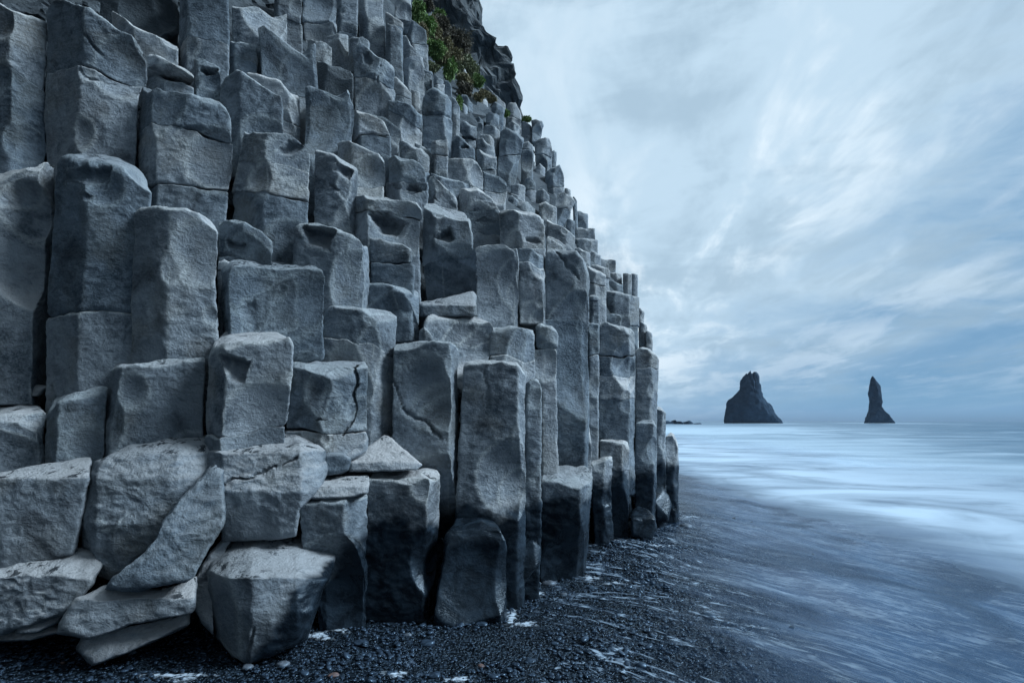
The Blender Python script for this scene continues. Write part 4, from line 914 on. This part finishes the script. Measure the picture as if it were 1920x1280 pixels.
def scatter():
    rp = np.random.RandomState(11); v0, f0 = ico(2)
    pts = []
    y = 2.35+ (rp.rand(52000)**1.4)*8.0; x = -4.0+rp.rand(52000)*8.5
    keep = (x < 1.9+.40*(y-3)+rp.randn(52000)*.5) & (np.abs(x/y) < 1.0) & (x < 4.4)
    # nothing under the rocks, which begin about here
    by = np.interp(x, [-4,-1.75,-1.1,-.08,.75,1.87,2.74,4.5], [3.9,3.75,4.3,4.5,5.8,7.6,9.4,12])
    keep &= y < by+.25
    x, y = x[keep], y[keep]; n = len(x)
    s = (.0062+.013*rp.rand(n)**2.6+.012*(rp.rand(n) < .05))*(.8+.35*noise3(np.column_stack([x*2.2, y*2.2, 0*x])))*(1+.13*(y-3))
    ang = rp.rand(n)*6.28; el = .65+.6*rp.rand(n); fl = .28+.30*rp.rand(n)
    vv = v0[None]*np.stack([s*(.9+el*.4), s*.85, s*fl], 1)[:,None,:]
    vv = vv*(1+.035*rp.randn(n, len(v0), 1))
    ti = rp.randn(n)*.28; ct, st_ = np.cos(ti)[:,None], np.sin(ti)[:,None]
    vx, vz = vv[:,:,0]*ct-vv[:,:,2]*st_, vv[:,:,0]*st_+vv[:,:,2]*ct
    ca, sa = np.cos(ang)[:,None], np.sin(ang)[:,None]
    X = vx*ca-vv[:,:,1]*sa+x[:,None]; Yy = vx*sa+vv[:,:,1]*ca+y[:,None]
    Zz = vz+(beach_z(x, y)+s*.25+rp.rand(n)*.012)[:,None]
    V = np.stack([X, Yy, Zz], 2).reshape(-1, 3)
    T = (f0[None]+np.arange(n)[:,None,None]*len(v0)).reshape(-1, 3)
    o = mesh_obj('gravel', V, [], PEB, tris=T); tag(o, 'wet black gravel strewn in front of the cliff', 'gravel', kind='stuff')
scatter()
def cobble(u, v, wpx, label, mat=PEB, asp=.5, ang=0, group='larger pebbles on the gravel', name='pebble'):
    # walk down the sight line to the beach
    Y = 1.7/((v-HV)/F)
    for _ in range(20):
        z = float(beach_z(np.array([X_(u, Y)]), np.array([Y]))[0]); Y = (CH-z)/((v-HV)/F)
    r = wpx/F*Y/2; v0, f0 = ico(3); rr = np.random.RandomState(int(u*7+v))
    V = v0*np.array([r, r*(.6+.3*rr.rand()), r*asp]); V += vnoise(v0, 1.3, rr.randint(50))*r*.13
    a = math.radians(ang); V = np.column_stack([V[:,0]*math.cos(a)-V[:,1]*math.sin(a), V[:,0]*math.sin(a)+V[:,1]*math.cos(a), V[:,2]])
    o = mesh_obj(name, V, [], mat, tris=f0); o.location = (X_(u, Y), Y, z+r*asp*.45)
    tag(o, label, 'pebble', group)
for a in [
 (1327,1157,30,'long dark pebble alone in the blurred wash, lower right',PEB,.42,-25),
 (1203,1250,22,'dark round stone near the bottom edge in the foam',PEB,.6,0),
 (1030,1097,28,'smooth pale oval pebble beside the glossy chunk under the columns',PEBG,.5,0),
 (1286,990,24,'rounded grey stone on dark gravel nearest the last column',PEBG,.5,0),
 (1303,1024,18,'flat dark stone just below the rounded grey one by the sea',PEB,.45,0),
 (1110,1105,18,'oval dark pebble right of the smooth pale one',PEB,.5,0),
 (1057,1115,13,'small pale pebble below the smooth oval one',PEBG,.5,0),
 (902,1250,13,'single reddish pebble low in the centre gravel',PEBR,.6,0),
 (880,1172,9,'tiny reddish brown pebble under the low black glossy block',PEBR,.5,0),
 (625,1267,22,'reddish flat pebble at the bottom photo edge',PEBR,.4,10),
 (530,1248,26,'brownish grey flat pebble in front of the biggest boulder',PEBG,.45,10),
 (676,1207,28,'wide flat dark pebble right of the foam patch under the leaning column',PEB,.4,0),
 (765,1192,14,'pale round pebble in the gravel below the black wet column',PEBG,.6,0),
 (802,1207,30,'broad dark half buried stone below the black wet column',PEB,.35,0),
 (248,1226,16,'grey-blue oval pebble under the low foot stone',PEBG,.6,0),
 (117,1243,9,'small round brownish pebble in the lower left gravel',PEBR,.6,0),
 (903,1172,24,'flat dark stone with wet sheen under the glossy block corner',PEB,.4,-5),
 (815,1268,22,'dark oval stone near the bottom edge beside white foam',PEB,.5,10),
 (1040,1208,16,'grey pebble in the middle of the wash streaks',PEB,.5,0),
 (995,1240,20,'slanted dark pebble left of the grey wash pebble',PEB,.4,35),
 (465,1252,22,'blue-grey rounded pebble below the sharp edge of the front boulder',PEBG,.5,0),
 (570,1265,20,'dark egg-like pebble right of the brownish flat one',PEB,.6,-20),
 (1638,1177,14,'small dark stone far out in the blurred wash',PEB,.45,0)]:
    cobble(*a)

# ------------------------------------------------------------------ small white foam lying against the rocks
def foams():
    rp = np.random.RandomState(5); m, N = mat_new('white_foam')
    pos = N.n('ShaderNodeNewGeometry').outputs['Position']
    ea = N.n('ShaderNodeAttribute', attribute_name='heart').outputs['Fac']; al = N.m('MULTIPLY', N.rng(N.m('ADD', N.noise(pos, 16, 6, .65, 1.0), N.m('MULTIPLY', ea, .30)), .56, .84), .85)
    bs = N.n('ShaderNodeBsdfPrincipled', ins={'Base Color': (.62,.74,.86,1), 'Roughness': .6, 'Alpha': al}); N.n('ShaderNodeOutputMaterial', ins={0: bs})
    V = []; Fc = []
    for (u, v, ru, rv) in [(596,1190,34,9),(640,1180,22,6),(958,1155,16,22),(985,1168,34,6),(1108,1083,20,8),(1150,1092,30,4),(1160,1012,34,4),(1215,1014,18,5),(1290,968,26,5),(1340,978,40,3),(1010,1112,16,5),(745,1262,30,9),(330,1266,80,9),(860,1272,40,7),(1240,1022,30,4),(960,1125,8,20)]:
        n = 28; base = len(V)
        def gp(uu, vv):
            Y = 1.7/((vv-HV)/F)
            for _ in range(8): z = float(beach_z(np.array([X_(uu, Y)]), np.array([Y]))[0])+.012; Y = (CH-z)/((vv-HV)/F)
            return (X_(uu, Y), Y, z)
        V.append(gp(u, v))
        for rr in (.5, 1.0):
            for k in range(n):
                a = 2*math.pi*k/n; q = rr*(1+.28*math.sin(3*a+u)+.15*math.sin(7*a+v)); x, y, z = gp(u+ru*q*math.cos(a), v+rv*q*math.sin(a)); V.append((x, y, z-.008*(rr > .9)))
        for k in range(n):
            k2 = (k+1) % n; Fc += [(base, base+1+k, base+1+k2), (base+1+k, base+1+n+k, base+1+k2), (base+1+k2, base+1+n+k, base+1+n+k2)]
    fo = mesh_obj('foam', V, [], m, tris=Fc); per = 1+28*2; h_ = np.zeros(len(V), np.float32); h_[0::per] = 1; idx_ = np.arange(len(V)) % per; h_[(idx_ > 0) & (idx_ <= 28)] = .6
    fo.data.attributes.new('heart', 'FLOAT', 'POINT').data.foreach_set('value', h_)
    tag(fo, 'small white foam patches caught at the feet of the rocks', 'foam', kind='stuff')
foams()

# ------------------------------------------------------------------ grass and moss on the ledge
def grass_mat(name, a, b):
    m, N = mat_new(name); ri = N.n('ShaderNodeNewGeometry').outputs['Random Per Island']
    bs = N.n('ShaderNodeBsdfPrincipled', ins={'Base Color': N.mix(ri, a, b), 'Roughness': .75}); N.n('ShaderNodeOutputMaterial', ins={0: bs}); return m
GG = grass_mat('green_grass', (.09,.17,.05), (.24,.36,.12)); GB = grass_mat('dry_grass', (.14,.13,.07), (.32,.29,.17))
GD = grass_mat('dark_turf', (.07,.065,.05), (.18,.165,.12)); GY = grass_mat('pale_grass', (.12,.15,.07), (.26,.28,.17))
def tuft(u, v, ru, rv, D, mat, label, hang=.35, n=1500, seed=1):
    D = min(D, float(field(u, v)[0])*.99)
    rp = np.random.RandomState(seed); cx, cz = X_(u, D), Z_(v, D); a, b = ru/F*D, rv/F*D
    P = rp.randn(n, 3); P /= np.linalg.norm(P, axis=1)[:,None]; rad = (1+.45*noise3(P*2.2+seed)+.25*noise3(P*5+seed))*(.6+.55*rp.rand(n))
    base = P*rad[:,None]*np.array([a, min(a, b)*.8, b])
    d = P*.6+np.array([0.15, -.5, -hang])+rp.randn(n, 3)*.45; d /= np.linalg.norm(d, axis=1)[:,None]
    L = (.07+.10*rp.rand(n))*min(1.2, max(a, b)/.35); sd_ = np.cross(d, rp.randn(n, 3)); sd_ /= np.linalg.norm(sd_, axis=1)[:,None]; wd = .007+.008*rp.rand(n)
    c = np.array([cx, D, cz]); A = c+base-sd_*wd[:,None]; B = c+base+sd_*wd[:,None]; M = c+base+d*L[:,None]*.6
    T = c+base+d*L[:,None]+np.array([0,0,-1])*(L*.35)[:,None]
    V = np.stack([A, B, M+sd_*wd[:,None]*.7, M-sd_*wd[:,None]*.7, T], 1).reshape(-1, 3); k = np.arange(n)*5
    # the sod it grows from
    v0, f0 = ico(3); sod = v0*np.array([a, min(a, b)*.8, b])*.72*(1+.45*noise3(v0*2.2+seed)+.25*noise3(v0*5+seed))[:,None]+c
    tr = np.concatenate([np.stack([k+3, k+2, k+4], 1), f0+len(V)])
    o = mesh_obj('grass_tuft', np.vstack([V, sod]), np.stack([k, k+1, k+2, k+3], 1), mat, tris=tr, smooth=False)
    tag(o, label, 'grass tuft', 'grass growing on the cliff ledge')
for i, a in enumerate([
 (781,24,12,20,10.6,GG,'green and brown grass tuft highest on the ledge by the upper edge'),
 (803,8,8,10,12.5,GD,'small rusty dark tuft above the bright green clump'),
 (800,46,12,16,10.8,GG,'bright green clump below the rusty tuft'),
 (812,60,9,22,11.4,GB,'brown hanging turf strip under the green clump'),
 (828,50,10,16,12.4,GD,'dark arched turf right of the bright green clump'),
 (853,76,24,18,13.2,GD,'biggest dark brown turf cushion in the middle of the ledge'),
 (866,95,11,14,13.4,GD,'dark hanging end of the turf cushion'),
 (816,92,14,12,11.4,GG,'deep green patch left of the dark turf cushion'),
 (846,104,16,10,12.0,GB,'olive tuft below the dark turf cushion'),
 (828,108,12,10,11.0,GB,'dry tuft over the short columns'),
 (843,130,9,15,11.2,GG,'narrow green tuft sloping down among grey slabs'),
 (806,127,12,6,9.2,GY,'tiny pale flowering tuft on top of the short columns'),
 (884,132,10,16,14.2,GY,'pale yellow-green tuft at the foot of the dark cliff'),
 (895,152,9,9,14.0,GG,'green tuft at the right end of the ledge'),
 (869,152,11,11,11.9,GB,'olive tuft capping the low dark turf'),
 (872,168,12,11,11.6,GD,'low dark turf lump hanging over pale rock'),
 (861,192,4,9,10.3,GG,'little green strip in a crack under the low turf'),
 (897,182,8,6,12.8,GB,'small olive tuft between skyline boulders'),
 (987,224,7,4,14.4,GG,'thin grass blades on the skyline left of the balanced block')
 ,(792,60,7,12,9.9,GB,'olive strip running down left of the bright green clump'),
 (838,84,9,9,13,GB,'olive cushion between the dark turf and the deep green patch'),
 (858,128,8,8,13,GY,'pale olive tuft on the slanting slab'),
 (906,176,8,6,13.4,GB,'flat dry grass at the foot of the dark cliff, right end'),
 (921,186,7,5,14,GB,'thin moss strip above the big boulder-like column'),
 (949,212,5,5,14,GG,'small green tuft on the tall weathered skyline rock'),
 (824,30,8,10,14,GG,'grassy patch on the dark cliff right of the highest tuft'),
 (876,118,8,10,13.5,GY,'yellowish grass hanging right of the biggest turf cushion')]):
    tuft(*a, seed=i+3, n=2200)

# ------------------------------------------------------------------ sea air
def haze():
    b = bmesh.new(); bmesh.ops.create_cube(b, size=1.0); me = bpy.data.meshes.new('haze'); 
    for v in b.verts: v.co = Vector((v.co.x*5200+600, v.co.y*5400+2400, v.co.z*90+42.5-1.5))
    b.to_mesh(me); b.free(); o = bpy.data.objects.new('haze', me); COL.objects.link(o)
    m = bpy.data.materials.new('sea_air'); m.use_nodes = True; N = NT(m.node_tree)
    pv = N.n('ShaderNodeVolumePrincipled', ins={'Color': (.62,.78,1,1), 'Density': .00012}); N.n('ShaderNodeOutputMaterial', ins={1: pv})
    me.materials.append(m); tag(o, kind='stuff')
haze()
